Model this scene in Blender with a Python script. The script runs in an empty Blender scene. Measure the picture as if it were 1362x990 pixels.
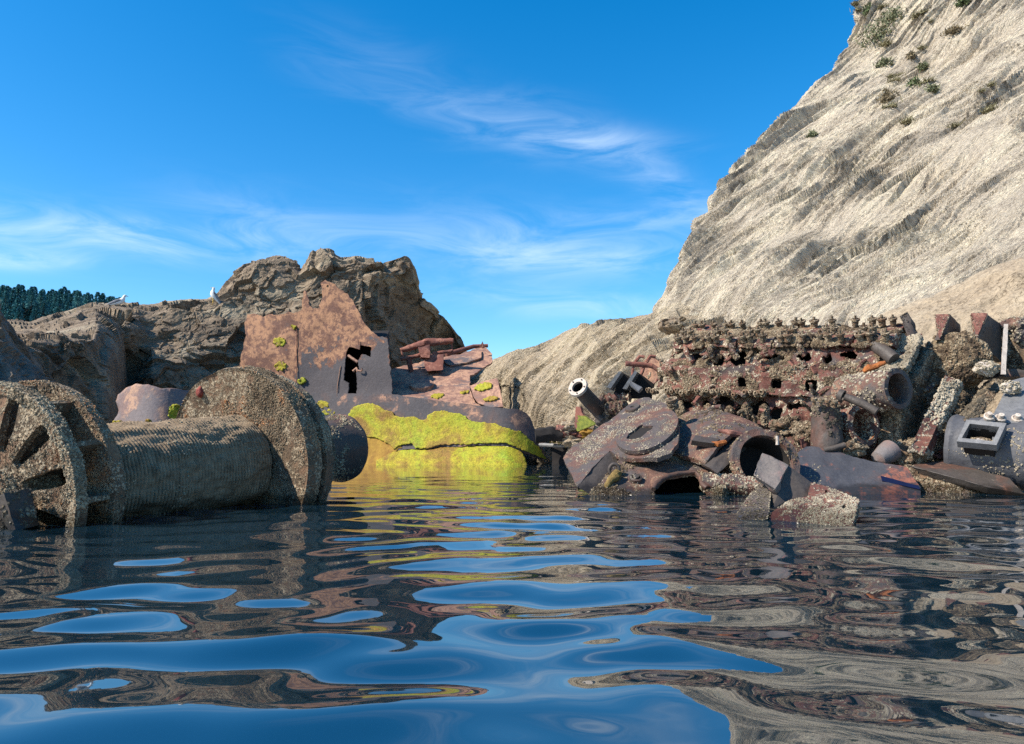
import bpy, math, random
import numpy as np
from mathutils import Vector, Matrix, Euler
from mathutils.geometry import delaunay_2d_cdt

random.seed(7)
RNG = np.random.default_rng(11)
SC = bpy.context.scene
COL = SC.collection
R = math.radians

# ------------------------------------------------------------------ camera
F_PX, CX, CY, PITCH = 1000.0, 681.0, 495.0, math.atan(101 / 1000.0)
CAM = np.array([0.0, 0.0, 0.5])
cam_data = bpy.data.cameras.new('camera')
cam_data.sensor_width = 36.0
cam_data.lens = 36.0 * F_PX / 1362.0
cam_data.clip_start = 0.05
cam_data.clip_end = 6000.0
cam = bpy.data.objects.new('camera', cam_data)
COL.objects.link(cam)
cam.location = CAM
cam.rotation_euler = (math.pi / 2 + PITCH, 0, 0)
SC.camera = cam

# ------------------------------------------------------------------ sun, sky, exposure
SUN_DIR = Vector((-0.69, -0.29, 0.66)).normalized()      # towards the sun
sun_el = math.asin(SUN_DIR.z)
sun_az = math.atan2(SUN_DIR.x, SUN_DIR.y)                # clockwise from +Y
sun_data = bpy.data.lights.new('sun', 'SUN')
sun_data.energy = 4.9
sun_data.angle = R(0.5)
sun_data.color = (1.0, 0.92, 0.80)
sun = bpy.data.objects.new('sun', sun_data)
COL.objects.link(sun)
sun.location = (-30, -10, 40)
sun.rotation_euler = SUN_DIR.to_track_quat('Z', 'Y').to_euler()

world = bpy.data.worlds.new('World')
SC.world = world
world.use_nodes = True
wt = world.node_tree
for n in list(wt.nodes):
    wt.nodes.remove(n)


class NT:
    """small helper to write node trees compactly"""
    def __init__(self, tree):
        self.t = tree

    def n(self, kind, **kw):
        node = self.t.nodes.new(kind)
        for k, v in kw.items():
            setattr(node, k, v)
        return node

    def put(self, sock, v):
        if v is None:
            return
        if isinstance(v, bpy.types.NodeSocket):
            self.t.links.new(v, sock)
        else:
            if hasattr(sock.default_value, '__len__') and len(sock.default_value) == 4 and len(v) == 3:
                v = (*v, 1.0)
            sock.default_value = v

    def math(self, op, a, b=None, c=None, clamp=False):
        m = self.n('ShaderNodeMath', operation=op, use_clamp=clamp)
        self.put(m.inputs[0], a)
        self.put(m.inputs[1], b)
        self.put(m.inputs[2], c)
        return m.outputs[0]

    def noise(self, vec, scale, detail=4.0, rough=0.55, dist=0.0):
        m = self.n('ShaderNodeTexNoise')
        self.put(m.inputs['Vector'], vec)
        m.inputs['Scale'].default_value = scale
        m.inputs['Detail'].default_value = detail
        m.inputs['Roughness'].default_value = rough
        m.inputs['Distortion'].default_value = dist
        return m.outputs['Fac']

    def ramp(self, fac, stops, interp='LINEAR'):
        m = self.n('ShaderNodeValToRGB')
        m.color_ramp.interpolation = interp
        els = m.color_ramp.elements
        while len(els) > 1:
            els.remove(els[-1])
        for i, (pos, c) in enumerate(stops):
            e = els[0] if i == 0 else els.new(pos)
            e.position = pos
            if isinstance(c, (int, float)):
                c = (c, c, c)
            e.color = (*c, 1.0)
        self.put(m.inputs[0], fac)
        return m.outputs[0]

    def mix(self, fac, a, b, mode='MIX'):
        m = self.n('ShaderNodeMix', data_type='RGBA', blend_type=mode)
        self.put(m.inputs[0], fac)
        self.put(m.inputs[6], a)
        self.put(m.inputs[7], b)
        return m.outputs[2]

    def step(self, v, lo, hi):
        m = self.n('ShaderNodeMapRange', interpolation_type='SMOOTHSTEP')
        self.put(m.inputs[0], v)
        m.inputs[1].default_value = lo
        m.inputs[2].default_value = hi
        return m.outputs[0]


w = NT(wt)
sky = w.n('ShaderNodeTexSky', sky_type='NISHITA')
sky.sun_disc = False
sky.sun_elevation = sun_el
sky.sun_rotation = sun_az
sky.altitude = 0
sky.air_density = 1.0
sky.dust_density = 0.35
sky.ozone_density = 3.2
# cirrus: soft stretched streaks drawn in compass direction and height above the horizon
geo = w.n('ShaderNodeTexCoord')
sep = w.n('ShaderNodeSeparateXYZ')
w.put(sep.inputs[0], geo.outputs['Generated'])
az = w.math('ARCTAN2', sep.outputs[0], sep.outputs[1])
el = w.math('ARCSINE', sep.outputs[2])
cmb = w.n('ShaderNodeCombineXYZ')
w.put(cmb.inputs[0], az)
w.put(cmb.inputs[1], el)
mapn = w.n('ShaderNodeMapping')
w.put(mapn.inputs[0], cmb.outputs[0])
mapn.inputs['Rotation'].default_value = (0, 0, R(14))
mapn.inputs['Scale'].default_value = (2.2, 9.0, 1.0)
fine = w.noise(mapn.outputs[0], 2.6, 7.0, 0.62, 0.9)
broad = w.noise(mapn.outputs[0], 0.9, 3.0, 0.5, 0.6)


def streak(a0, e0, slope, curve, width, a_lo, a_hi, fade=0.12):
    """one band of cirrus round the line el = e0 + slope*(az-a0) + curve*(az-a0)^2"""
    da = w.math('SUBTRACT', az, a0)
    line = w.math('ADD', w.math('MULTIPLY', da, slope), w.math('MULTIPLY', w.math('MULTIPLY', da, da), curve))
    d = w.math('SUBTRACT', w.math('SUBTRACT', el, e0), line)
    d = w.math('DIVIDE', w.math('ADD', d, w.math('MULTIPLY', w.math('SUBTRACT', broad, 0.5), width * 2.0)), width)
    band = w.math('EXPONENT', w.math('MULTIPLY', w.math('MULTIPLY', d, d), -1.0))
    lo = w.step(az, a_lo - fade, a_lo + fade)
    hi = w.math('SUBTRACT', 1.0, w.step(az, a_hi - fade, a_hi + fade))
    return w.math('MULTIPLY', band, w.math('MULTIPLY', lo, hi))


def az_el(px, py):
    d = np.array([(px - CX) / F_PX, (CY - py) / F_PX, 1.0])
    v = np.array([d[0], math.cos(PITCH) - math.sin(PITCH) * d[1], math.sin(PITCH) + math.cos(PITCH) * d[1]])
    v /= np.linalg.norm(v)
    return math.atan2(v[0], v[1]), math.asin(v[2])


def streak_px(pa, pb, width, amount, curve=0.0, fade=0.12):
    a, e = az_el(*pa)
    b, g = az_el(*pb)
    s = streak(a, e, (g - e) / (b - a), curve, width, a, b, fade)
    return w.math('MULTIPLY', s, amount)


tot = streak_px((420, 72), (760, 178), 0.035, 0.20)
for args in [((740, 172), (985, 250), 0.028, 0.42, -0.9), ((600, 150), (880, 195), 0.018, 0.36, 0.0),
             ((-150, 280), (330, 330), 0.026, 0.75), ((-200, 330), (90, 348), 0.010, 0.9, 0.0, 0.05),
             ((250, 300), (760, 318), 0.045, 0.35), ((640, 340), (960, 338), 0.022, 0.6),
             ((720, 300), (980, 285), 0.016, 0.4), ((620, 395), (900, 408), 0.02, 0.5)]:
    tot = w.math('ADD', tot, streak_px(*args))
cloud = w.math('MULTIPLY', tot, w.step(fine, 0.30, 0.72), clamp=True)
hsv = w.n('ShaderNodeHueSaturation')
hsv.inputs['Hue'].default_value = 0.497
hsv.inputs['Saturation'].default_value = 1.42
hsv.inputs['Value'].default_value = 1.0
w.put(hsv.inputs['Color'], sky.outputs[0])
skyc = w.mix(w.math('MULTIPLY', cloud, 0.6), hsv.outputs[0], (4.7, 5.5, 6.3))
bg = w.n('ShaderNodeBackground')
w.put(bg.inputs[0], skyc)
bg.inputs[1].default_value = 0.134
out = w.n('ShaderNodeOutputWorld')
w.put(out.inputs[0], bg.outputs[0])

SC.view_settings.view_transform = 'Standard'
SC.view_settings.look = 'None'
SC.view_settings.exposure = 0.75
SC.view_settings.gamma = 1.0
SC.view_settings.use_curve_mapping = False
SC.render.engine = 'CYCLES'
SC.cycles.max_bounces = 6
SC.cycles.diffuse_bounces = 3
SC.cycles.glossy_bounces = 4
SC.cycles.use_denoising = False


# ------------------------------------------------------------------ geometry helpers
def P(px, py, Y):
    """the point at depth Y (metres in front of the camera) seen at a pixel of the photograph; arrays allowed"""
    px, py, Y = np.broadcast_arrays(np.asarray(px, float), np.asarray(py, float), np.asarray(Y, float))
    dx, dy = (px - CX) / F_PX, (CY - py) / F_PX
    vy = math.cos(PITCH) - math.sin(PITCH) * dy
    vz = math.sin(PITCH) + math.cos(PITCH) * dy
    s = Y / vy
    return np.stack([dx * s, Y, CAM[2] + vz * s], -1)


def py_of(z, Y):
    """pixel row of height z at depth Y"""
    t = (z - CAM[2]) / Y
    dy = (t * math.cos(PITCH) - math.sin(PITCH)) / (math.cos(PITCH) + t * math.sin(PITCH))
    return CY - dy * F_PX


def project(v):
    v = np.asarray(v, float) - CAM
    f = v[..., 1] * math.cos(PITCH) + v[..., 2] * math.sin(PITCH)
    u = -v[..., 1] * math.sin(PITCH) + v[..., 2] * math.cos(PITCH)
    return CX + F_PX * v[..., 0] / f, CY - F_PX * u / f


def planeY(*pts):
    """depth function of the plane through three (px,py,Y)"""
    q = [P(*p) for p in pts]
    n = np.cross(q[1] - q[0], q[2] - q[0])
    n = n / np.linalg.norm(n)
    if n.dot(q[0] - CAM) > 0:
        n = -n
    c = n.dot(q[0] - CAM)

    def f(px, py):
        px, py = np.asarray(px, float), np.asarray(py, float)
        dx, dy = (px - CX) / F_PX, (CY - py) / F_PX
        vy = math.cos(PITCH) - math.sin(PITCH) * dy
        vz = math.sin(PITCH) + math.cos(PITCH) * dy
        return c / (n[0] * dx + n[1] * vy + n[2] * vz) * vy
    f.normal = n                                     # points at the camera
    return f


def unit(v):
    v = np.asarray(v, float)
    return v / np.linalg.norm(v)


def frame(o, zax, xref=(0, 0, 1)):
    """4x4 with local z along zax"""
    z = unit(zax)
    x = np.asarray(xref, float)
    x = x - z * x.dot(z)
    if np.linalg.norm(x) < 1e-4:
        x = np.array([1.0, 0, 0]) - z * z[0]
    x = unit(x)
    y = np.cross(z, x)
    m = np.eye(4)
    m[:3, 0], m[:3, 1], m[:3, 2], m[:3, 3] = x, y, z, o
    return m


def xf(m, v):
    v = np.asarray(v, float)
    return v @ m[:3, :3].T + m[:3, 3]


# numpy noise ------------------------------------------------------
_pr = np.random.default_rng(5)
_PERM = np.concatenate([_pr.permutation(256)] * 3).astype(np.int64)
_G = _pr.normal(size=(256, 3))
_G /= np.linalg.norm(_G, axis=1)[:, None]
_H = _pr.random((256, 8))


def _hid(i, j, k, s=0):
    return _PERM[_PERM[_PERM[(i + int(s) * 37) & 255] + (j & 255)] + (k & 255)]


def perlin(p, seed=0):
    p = np.asarray(p, float)
    b = np.floor(p).astype(np.int64)
    f = p - b
    u = f * f * f * (f * (f * 6 - 15) + 10)
    res = 0.0
    for dx in (0, 1):
        wx = u[:, 0] if dx else 1 - u[:, 0]
        for dy in (0, 1):
            wy = u[:, 1] if dy else 1 - u[:, 1]
            for dz in (0, 1):
                wz = u[:, 2] if dz else 1 - u[:, 2]
                g = _G[_hid(b[:, 0] + dx, b[:, 1] + dy, b[:, 2] + dz, seed)]
                res = res + wx * wy * wz * ((f - (dx, dy, dz)) * g).sum(1)
    return res * 1.5


def fbm(p, octv=4, gain=0.5, seed=0):
    s, a, q = 0.0, 1.0, np.asarray(p, float)
    for o in range(octv):
        s = s + a * perlin(q, seed + o)
        q = q * 2.03 + 17.3
        a *= gain
    return s


def ridged(p, octv=4, gain=0.5, seed=0):
    s, a, q = 0.0, 1.0, np.asarray(p, float)
    for o in range(octv):
        s = s + a * (1 - 2 * np.abs(perlin(q, seed + o)))
        q = q * 2.03 + 9.1
        a *= gain
    return s


def facet(p, seed=0, tilt=1.3, soft=0.0):
    """angular rock: one random tilted step per Voronoi cell; soft blends the steps into each other"""
    p = np.asarray(p, float)
    b = np.floor(p).astype(np.int64)
    best = np.full(len(p), 1e9)
    val = np.zeros(len(p))
    acc, wsum = np.zeros(len(p)), np.full(len(p), 1e-12)
    for dx in (-1, 0, 1):
        for dy in (-1, 0, 1):
            for dz in (-1, 0, 1):
                h = _H[_hid(b[:, 0] + dx, b[:, 1] + dy, b[:, 2] + dz, seed)]
                d = p - (b + (dx, dy, dz) + h[:, :3])
                d2 = (d * d).sum(1)
                v = (h[:, 3] - 0.5) + tilt * (d * (h[:, 4:7] - 0.5)).sum(1)
                if soft:
                    e = np.exp(-soft * d2)
                    acc += e * v
                    wsum += e
                    continue
                m = d2 < best
                best[m] = d2[m]
                val[m] = v[m]
    return acc / wsum if soft else val


# mesh builder -----------------------------------------------------
class MB:
    def __init__(self):
        self.v, self.f, self.m, self.nv = [], [], [], 0

    def add(self, v, f, mat=0):
        v = np.asarray(v, float).reshape(-1, 3)
        b = self.nv
        self.v.append(v)
        self.nv += len(v)
        self.f.extend([tuple(int(i) + b for i in q) for q in f])
        self.m.extend([mat] * len(f))
        return self

    def V(self):
        return np.concatenate(self.v) if self.v else np.zeros((0, 3))

    def box(self, m, sx, sy, sz, mat=0):
        """box centred on frame m"""
        v = np.array([(x, y, z) for z in (-.5, .5) for y in (-.5, .5) for x in (-.5, .5)]) * (sx, sy, sz)
        f = [(0, 2, 3, 1), (4, 5, 7, 6), (0, 1, 5, 4), (2, 6, 7, 3), (0, 4, 6, 2), (1, 3, 7, 5)]
        return self.add(xf(m, v), f, mat)

    def hexa(self, pts, mat=0):
        """eight corners: four of the near face in turn, four of the far face in the same turn"""
        f = [(0, 1, 2, 3), (7, 6, 5, 4), (0, 4, 5, 1), (1, 5, 6, 2), (2, 6, 7, 3), (3, 7, 4, 0)]
        return self.add(pts, f, mat)

    def lathe(self, m, prof, seg=40, mat=0, a0=0.0, a1=None, fn=None):
        """revolve (axial, radius) pairs about the local z of frame m"""
        full = a1 is None
        n = seg if full else seg + 1
        a = a0 + (2 * math.pi if full else (a1 - a0)) * np.arange(n) / seg
        prof = np.asarray(prof, float)
        r = np.repeat(prof[:, 1:2], n, 1)
        t = np.repeat(prof[:, 0:1], n, 1)
        if fn is not None:
            r = fn(t, r, np.repeat(a[None], len(prof), 0))
        v = np.stack([r * np.cos(a), r * np.sin(a), t], -1).reshape(-1, 3)
        f = []
        for i in range(len(prof) - 1):
            for j in range(seg):
                k = (j + 1) % n
                f.append((i * n + j, i * n + k, (i + 1) * n + k, (i + 1) * n + j))
        return self.add(xf(m, v), f, mat)

    def rod(self, p0, p1, r0, r1=None, seg=12, mat=0):
        r1 = r0 if r1 is None else r1
        L = float(np.linalg.norm(np.subtract(p1, p0)))
        return self.lathe(frame(p0, np.subtract(p1, p0)), [(0, 0.0005), (0, r0), (L, r1), (L, 0.0005)], seg, mat)

    def tube(self, p0, p1, ro, ri, seg=32, mat=0):
        L = float(np.linalg.norm(np.subtract(p1, p0)))
        return self.lathe(frame(p0, np.subtract(p1, p0)), [(0, ri), (0, ro), (L, ro), (L, ri), (0, ri)], seg, mat)

    def path(self, pts, r, seg=8, mat=0):
        """a bent rod of radius r (or a radius per point)"""
        pts = np.asarray(pts, float)
        rr = np.broadcast_to(np.asarray(r, float), (len(pts),))
        vs = []
        for i, p in enumerate(pts):
            d = unit(pts[min(i + 1, len(pts) - 1)] - pts[max(i - 1, 0)])
            m = frame(p, d, (0.31, 0.17, 0.93))
            a = 2 * math.pi * np.arange(seg) / seg
            vs.append(xf(m, np.stack([rr[i] * np.cos(a), rr[i] * np.sin(a), 0 * a], -1)))
        f = []
        for i in range(len(pts) - 1):
            for j in range(seg):
                k = (j + 1) % seg
                f.append((i * seg + j, i * seg + k, (i + 1) * seg + k, (i + 1) * seg + j))
        f.append(tuple(range(seg))[::-1])
        f.append(tuple((len(pts) - 1) * seg + j for j in range(seg)))
        return self.add(np.concatenate(vs), f, mat)

    def sheet(self, outline, holes, mapf, thick, spacing, mat=0, direction=None, jitter=0.25, front=None):
        """a plate with holes: 2D outline -> mapf(u, v) -> 3D front, thickened by thick away from the camera"""
        V, T = mesh2d(outline, holes, spacing, jitter)
        p3 = mapf(V[:, 0], V[:, 1])
        n = vnormals(p3, T)
        c = p3.mean(0)
        if n.mean(0).dot(c - CAM) > 0 and front is None or front is False:
            T = T[:, ::-1]
            n = -n
        off = -n * thick if direction is None else np.asarray(direction, float)[None] * thick
        q = np.concatenate([p3, p3 + off])
        N = len(p3)
        e = {}
        for a, b, c_ in T:
            for i, j in ((a, b), (b, c_), (c_, a)):
                if (j, i) in e:
                    del e[(j, i)]
                else:
                    e[(i, j)] = 1
        f = [tuple(t) for t in T] + [tuple(t + N) for t in T[:, ::-1]]
        f += [(j, i, i + N, j + N) for i, j in e]
        return self.add(q, f, mat)

    def blob(self, c, r, seed=0, sub=2, amp=0.25, freq=1.2, mat=0, flat=0.0):
        V, T = ICO[sub]
        r = np.broadcast_to(np.asarray(r, float), (3,))
        d = 1 + amp * fbm(V * freq + seed * 13.7, 3, 0.5, seed) + flat * facet(V * freq * 1.3 + seed * 3.1, seed)
        return self.add(V * d[:, None] * r + c, [tuple(t) for t in T], mat)

    # -- weathering
    def rough(self, maxlen, amp, freq, octv=3, big=0.0, bigf=1.0, iters=7, seed=3):
        """split to triangles no longer than maxlen and push them along their normals with noise"""
        v = self.V()
        t, mt = [], []
        for q, m in zip(self.f, self.m):
            for i in range(1, len(q) - 1):
                t.append((q[0], q[i], q[i + 1]))
                mt.append(m)
        t, mt = np.array(t, np.int64), np.array(mt)
        _, first, inv = np.unique(np.round(v, 5), axis=0, return_index=True, return_inverse=True)
        v = v[first]
        t = inv.reshape(-1)[t]
        ok = (t[:, 0] != t[:, 1]) & (t[:, 1] != t[:, 2]) & (t[:, 0] != t[:, 2])
        t, mt = t[ok], mt[ok]
        for _ in range(iters):
            v, t, mt, more = split(v, t, mt, maxlen)
            if not more:
                break
        if amp or big:
            n = vnormals(v, t)
            d = amp * fbm(v * freq, octv, 0.55, seed)
            if big:
                d = d + big * fbm(v * bigf + 31.7, 2, 0.5, seed + 7)
            v = v + n * d[:, None]
        self.v, self.nv = [v], len(v)
        self.f = [tuple(q) for q in t.tolist()]
        self.m = mt.tolist()
        return self

    def encrust(self, count, rmin, rmax, mat=1, thr=0.0, nfreq=3.0, face=None, seed=1, tall=0.7, keep=None):
        """grow barnacles: little open cones on the surface, in patches; random islands share one material"""
        rng = np.random.default_rng(seed)
        v = self.V()
        t = []
        for q in self.f:
            for i in range(1, len(q) - 1):
                t.append((q[0], q[i], q[i + 1]))
        t = np.array(t, np.int64)
        a, b, c = v[t[:, 0]], v[t[:, 1]], v[t[:, 2]]
        n = np.cross(b - a, c - a)
        ar = np.linalg.norm(n, axis=1)
        n = n / np.maximum(ar, 1e-12)[:, None]
        w_ = ar.copy()
        if face is not None:
            w_ = w_ * np.clip(0.15 + n @ unit(face), 0, 1)
        if w_.sum() <= 0:
            return self
        i = rng.choice(len(t), size=count, p=w_ / w_.sum())
        u1, u2 = rng.random(count), rng.random(count)
        fl = u1 + u2 > 1
        u1[fl], u2[fl] = 1 - u1[fl], 1 - u2[fl]
        p = a[i] + (b[i] - a[i]) * u1[:, None] + (c[i] - a[i]) * u2[:, None]
        ok = fbm(p * nfreq, 3, 0.6, seed) > thr + rng.normal(0, 0.12, count)
        if keep is not None:
            ok &= keep(p)
        p, nn = p[ok], n[i][ok]
        k = len(p)
        if not k:
            return self
        r = rmin + (rmax - rmin) * rng.random(k) ** 2.2
        z = nn + rng.normal(0, 0.25, (k, 3))
        z /= np.linalg.norm(z, axis=1)[:, None]
        x = np.cross(z, rng.normal(size=(k, 3)))
        x /= np.linalg.norm(x, axis=1)[:, None]
        y = np.cross(z, x)
        S = 5
        ang = 2 * math.pi * np.arange(S) / S
        vs = []
        for rad, h in ((1.0, -0.15), (0.62, tall), (0.0, tall * 0.55)):
            if rad == 0.0:
                vs.append((p + z * (r * h)[:, None])[:, None])
            else:
                ca = (np.cos(ang)[None, :, None] * x[:, None] + np.sin(ang)[None, :, None] * y[:, None])
                rr = r[:, None] * rad * (0.75 + 0.5 * rng.random((k, S)))
                vs.append(p[:, None] + ca * rr[..., None] + (z * (r * h)[:, None])[:, None])
        vv = np.concatenate(vs, 1)
        base = (np.arange(k) * (2 * S + 1))[:, None]
        fs = []
        for j in range(S):
            l = (j + 1) % S
            fs.append(np.array([j, l, S + l, S + j])[None] + base)
        quads = np.concatenate(fs)
        tris = np.concatenate([np.array([S + j, S + (j + 1) % S, 2 * S])[None] + base for j in range(S)])
        self.add(vv.reshape(-1, 3), quads.tolist() + tris.tolist(), mat)
        return self


def split(v, t, mt, maxlen):
    e = np.concatenate([t[:, [0, 1]], t[:, [1, 2]], t[:, [2, 0]]])
    es = np.sort(e, 1)
    key = es[:, 0] * (len(v) + 1) + es[:, 1]
    uk, inv = np.unique(key, return_inverse=True)
    ia, ib = uk // (len(v) + 1), uk % (len(v) + 1)
    L = np.linalg.norm(v[ia] - v[ib], axis=1)
    longe = L > maxlen
    if not longe.any():
        return v, t, mt, False
    mid = np.full(len(uk), -1, np.int64)
    mid[longe] = len(v) + np.arange(longe.sum())
    v = np.concatenate([v, (v[ia[longe]] + v[ib[longe]]) / 2])
    n = len(t)
    inv = inv.reshape(-1)
    m = np.stack([mid[inv[:n]], mid[inv[n:2 * n]], mid[inv[2 * n:]]], 1)
    cnt = (m >= 0).sum(1)
    nt, nm = [t[cnt == 0]], [mt[cnt == 0]]
    s = cnt == 3
    a, b, c = t[s].T
    x, y, z = m[s].T
    for q in ((a, x, z), (x, b, y), (z, y, c), (x, y, z)):
        nt.append(np.stack(q, 1))
        nm.append(mt[s])
    for r in range(3):
        rt, rm = np.roll(t, -r, 1), np.roll(m, -r, 1)
        s = (cnt == 1) & (rm[:, 0] >= 0)
        a, b, c = rt[s].T
        x = rm[s][:, 0]
        for q in ((a, x, c), (x, b, c)):
            nt.append(np.stack(q, 1))
            nm.append(mt[s])
        s = (cnt == 2) & (rm[:, 2] < 0)
        a, b, c = rt[s].T
        x, y = rm[s][:, 0], rm[s][:, 1]
        for q in ((a, x, c), (x, y, c), (x, b, y)):
            nt.append(np.stack(q, 1))
            nm.append(mt[s])
    return v, np.concatenate(nt), np.concatenate(nm), True


def vnormals(v, t):
    n = np.zeros_like(v)
    fn = np.cross(v[t[:, 1]] - v[t[:, 0]], v[t[:, 2]] - v[t[:, 0]])
    for k in range(3):
        np.add.at(n, t[:, k], fn)
    return n / np.maximum(np.linalg.norm(n, axis=1), 1e-12)[:, None]


def inside(pts, poly):
    x, y = pts[:, 0], pts[:, 1]
    res = np.zeros(len(pts), bool)
    q = np.asarray(poly, float)
    for (x0, y0), (x1, y1) in zip(q, np.roll(q, -1, 0)):
        c = (y0 > y) != (y1 > y)
        with np.errstate(divide='ignore', invalid='ignore'):
            xx = (x1 - x0) * (y - y0) / (y1 - y0) + x0
        res ^= c & (x < xx)
    return res


def dense(poly, step):
    q = np.asarray(poly, float)
    o = []
    for a, b in zip(q, np.roll(q, -1, 0)):
        k = max(1, int(math.ceil(np.linalg.norm(b - a) / step)))
        for i in range(k):
            o.append(a + (b - a) * i / k)
    return np.array(o)


def rag(poly, step, amp, freq=0.15, seed=2):
    """an outline made ragged, as torn and rusted steel"""
    q = dense(poly, step)
    n = np.roll(q, -1, 0) - np.roll(q, 1, 0)
    n = np.stack([n[:, 1], -n[:, 0]], 1)
    n /= np.maximum(np.linalg.norm(n, axis=1), 1e-9)[:, None]
    p3 = np.concatenate([q * freq, np.full((len(q), 1), seed * 5.3)], 1)
    return q + n * (amp * fbm(p3, 3, 0.6, seed))[:, None]


def ellipse(cx, cy, a, b, rot=0.0, n=40, a0=0.0, a1=2 * math.pi):
    t = a0 + (a1 - a0) * np.arange(n) / (n if a1 - a0 > 6.28 else n - 1)
    c, s = math.cos(rot), math.sin(rot)
    return np.stack([cx + a * np.cos(t) * c - b * np.sin(t) * s, cy + a * np.cos(t) * s + b * np.sin(t) * c], 1)


def mesh2d(outline, holes, spacing, jitter=0.25):
    rng = np.random.default_rng(9)
    loops = [dense(outline, spacing)] + [dense(h, spacing) for h in holes]
    pts, edges = [], []
    for L in loops:
        b = len(pts)
        pts += [tuple(p) for p in L]
        edges += [(b + i, b + (i + 1) % len(L)) for i in range(len(L))]
    q = loops[0]
    xs = np.arange(q[:, 0].min(), q[:, 0].max(), spacing)
    ys = np.arange(q[:, 1].min(), q[:, 1].max(), spacing)
    g = np.stack(np.meshgrid(xs, ys), -1).reshape(-1, 2)
    g = g + rng.uniform(-jitter, jitter, g.shape) * spacing
    if len(g):
        ok = inside(g, q)
        for h in loops[1:]:
            ok &= ~inside(g, h)
        g = g[ok]
        allb = np.concatenate(loops)
        if len(g):
            d = np.array([np.min(((allb - p) ** 2).sum(1)) for p in g])
            g = g[d > (0.45 * spacing) ** 2]
        pts += [tuple(p) for p in g]
    r = delaunay_2d_cdt([Vector(p) for p in pts], edges, [], 0, 1e-6)
    V = np.array([tuple(p) for p in r[0]])
    T = np.array([tuple(f) for f in r[2] if len(f) == 3], np.int64)
    c = V[T].mean(1)
    ok = inside(c, q)
    for h in loops[1:]:
        ok &= ~inside(c, h)
    T = T[ok]
    a = V[T]
    area = (a[:, 1, 0] - a[:, 0, 0]) * (a[:, 2, 1] - a[:, 0, 1]) - (a[:, 1, 1] - a[:, 0, 1]) * (a[:, 2, 0] - a[:, 0, 0])
    T = T[np.abs(area) > 1e-9]
    return V, T


def _ico():
    g = (1 + 5 ** .5) / 2
    v = [(-1, g, 0), (1, g, 0), (-1, -g, 0), (1, -g, 0), (0, -1, g), (0, 1, g), (0, -1, -g), (0, 1, -g), (g, 0, -1), (g, 0, 1), (-g, 0, -1), (-g, 0, 1)]
    f = [(0, 11, 5), (0, 5, 1), (0, 1, 7), (0, 7, 10), (0, 10, 11), (1, 5, 9), (5, 11, 4), (11, 10, 2), (10, 7, 6), (7, 1, 8),
         (3, 9, 4), (3, 4, 2), (3, 2, 6), (3, 6, 8), (3, 8, 9), (4, 9, 5), (2, 4, 11), (6, 2, 10), (8, 6, 7), (9, 8, 1)]
    v, f = np.array(v, float), np.array(f)
    v /= np.linalg.norm(v, axis=1)[:, None]
    res = {0: (v, f)}
    for k in range(1, 6):
        v, f, _, _ = split(v, f, np.zeros(len(f)), 0.0)
        v = v / np.linalg.norm(v, axis=1)[:, None]
        res[k] = (v, f)
    return res


ICO = _ico()
ORIGIN = {}


def link(name, mb, mats, parent=None, smooth=None, origin=None):
    """one mesh object from a builder; its coordinates are kept relative to its parent or its own base"""
    v = mb.V()
    if parent is not None:
        o = ORIGIN[parent.name]
    elif origin is not None:
        o = np.asarray(origin, float)
    else:
        o = np.array([v[:, 0].mean(), v[:, 1].mean(), v[:, 2].min()])
    me = bpy.data.meshes.new(name)
    me.from_pydata((v - o).tolist(), [], mb.f)
    for m in mats:
        me.materials.append(m)
    me.polygons.foreach_set('material_index', np.array(mb.m, np.int32))
    if smooth is not None:
        me.polygons.foreach_set('use_smooth', np.ones(len(me.polygons), bool))
        if smooth < 180:
            me.set_sharp_from_angle(angle=R(smooth))
    me.update()
    ob = bpy.data.objects.new(name, me)
    COL.objects.link(ob)
    if parent is not None:
        ob.parent = parent
    else:
        ob.location = o
    ORIGIN[ob.name] = o
    return ob


def tag(o, label=None, cat=None, group=None, kind=None):
    for k, v in (('label', label), ('category', cat), ('group', group), ('kind', kind)):
        if v:
            o[k] = v
    return o


def thing(name, label, cat, loc, group=None):
    o = bpy.data.objects.new(name, None)
    o.empty_display_size = 0.2
    COL.objects.link(o)
    o.location = loc
    ORIGIN[o.name] = np.asarray(loc, float)
    return tag(o, label, cat, group)


def grid_faces(nr, nc):
    i = np.arange(nr - 1)[:, None] * nc + np.arange(nc - 1)[None]
    return np.stack([i, i + 1, i + nc + 1, i + nc], -1).reshape(-1, 4)


def patch(rows, nu, nv):
    """rows of (px, py, Y) or (px, None, Y, z): each row sampled along its own width, rows joined by a smooth curve"""
    g = []
    f = np.linspace(0, 1, nu)
    for row in rows:
        r = np.array([(a[0], py_of(a[3], a[2]) if a[1] is None else a[1], a[2]) for a in row], float)
        x = r[0, 0] + (r[-1, 0] - r[0, 0]) * f
        s = 1 if r[-1, 0] > r[0, 0] else -1
        g.append(P(x, np.interp(x * s, r[:, 0] * s, r[:, 1]), np.interp(x * s, r[:, 0] * s, r[:, 2])))
    g = np.array(g)
    k = len(g)
    t = np.linspace(0, k - 1, nv)
    i = np.minimum(t.astype(int), k - 2)
    u = (t - i)[:, None, None]
    p0, p1, p2, p3 = g[np.maximum(i - 1, 0)], g[i], g[i + 1], g[np.minimum(i + 2, k - 1)]
    m1, m2 = (p2 - p0) * 0.38, (p3 - p1) * 0.38
    h = (2 * u ** 3 - 3 * u ** 2 + 1) * p1 + (u ** 3 - 2 * u ** 2 + u) * m1 + (-2 * u ** 3 + 3 * u ** 2) * p2 + (u ** 3 - u ** 2) * m2
    return h


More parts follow.
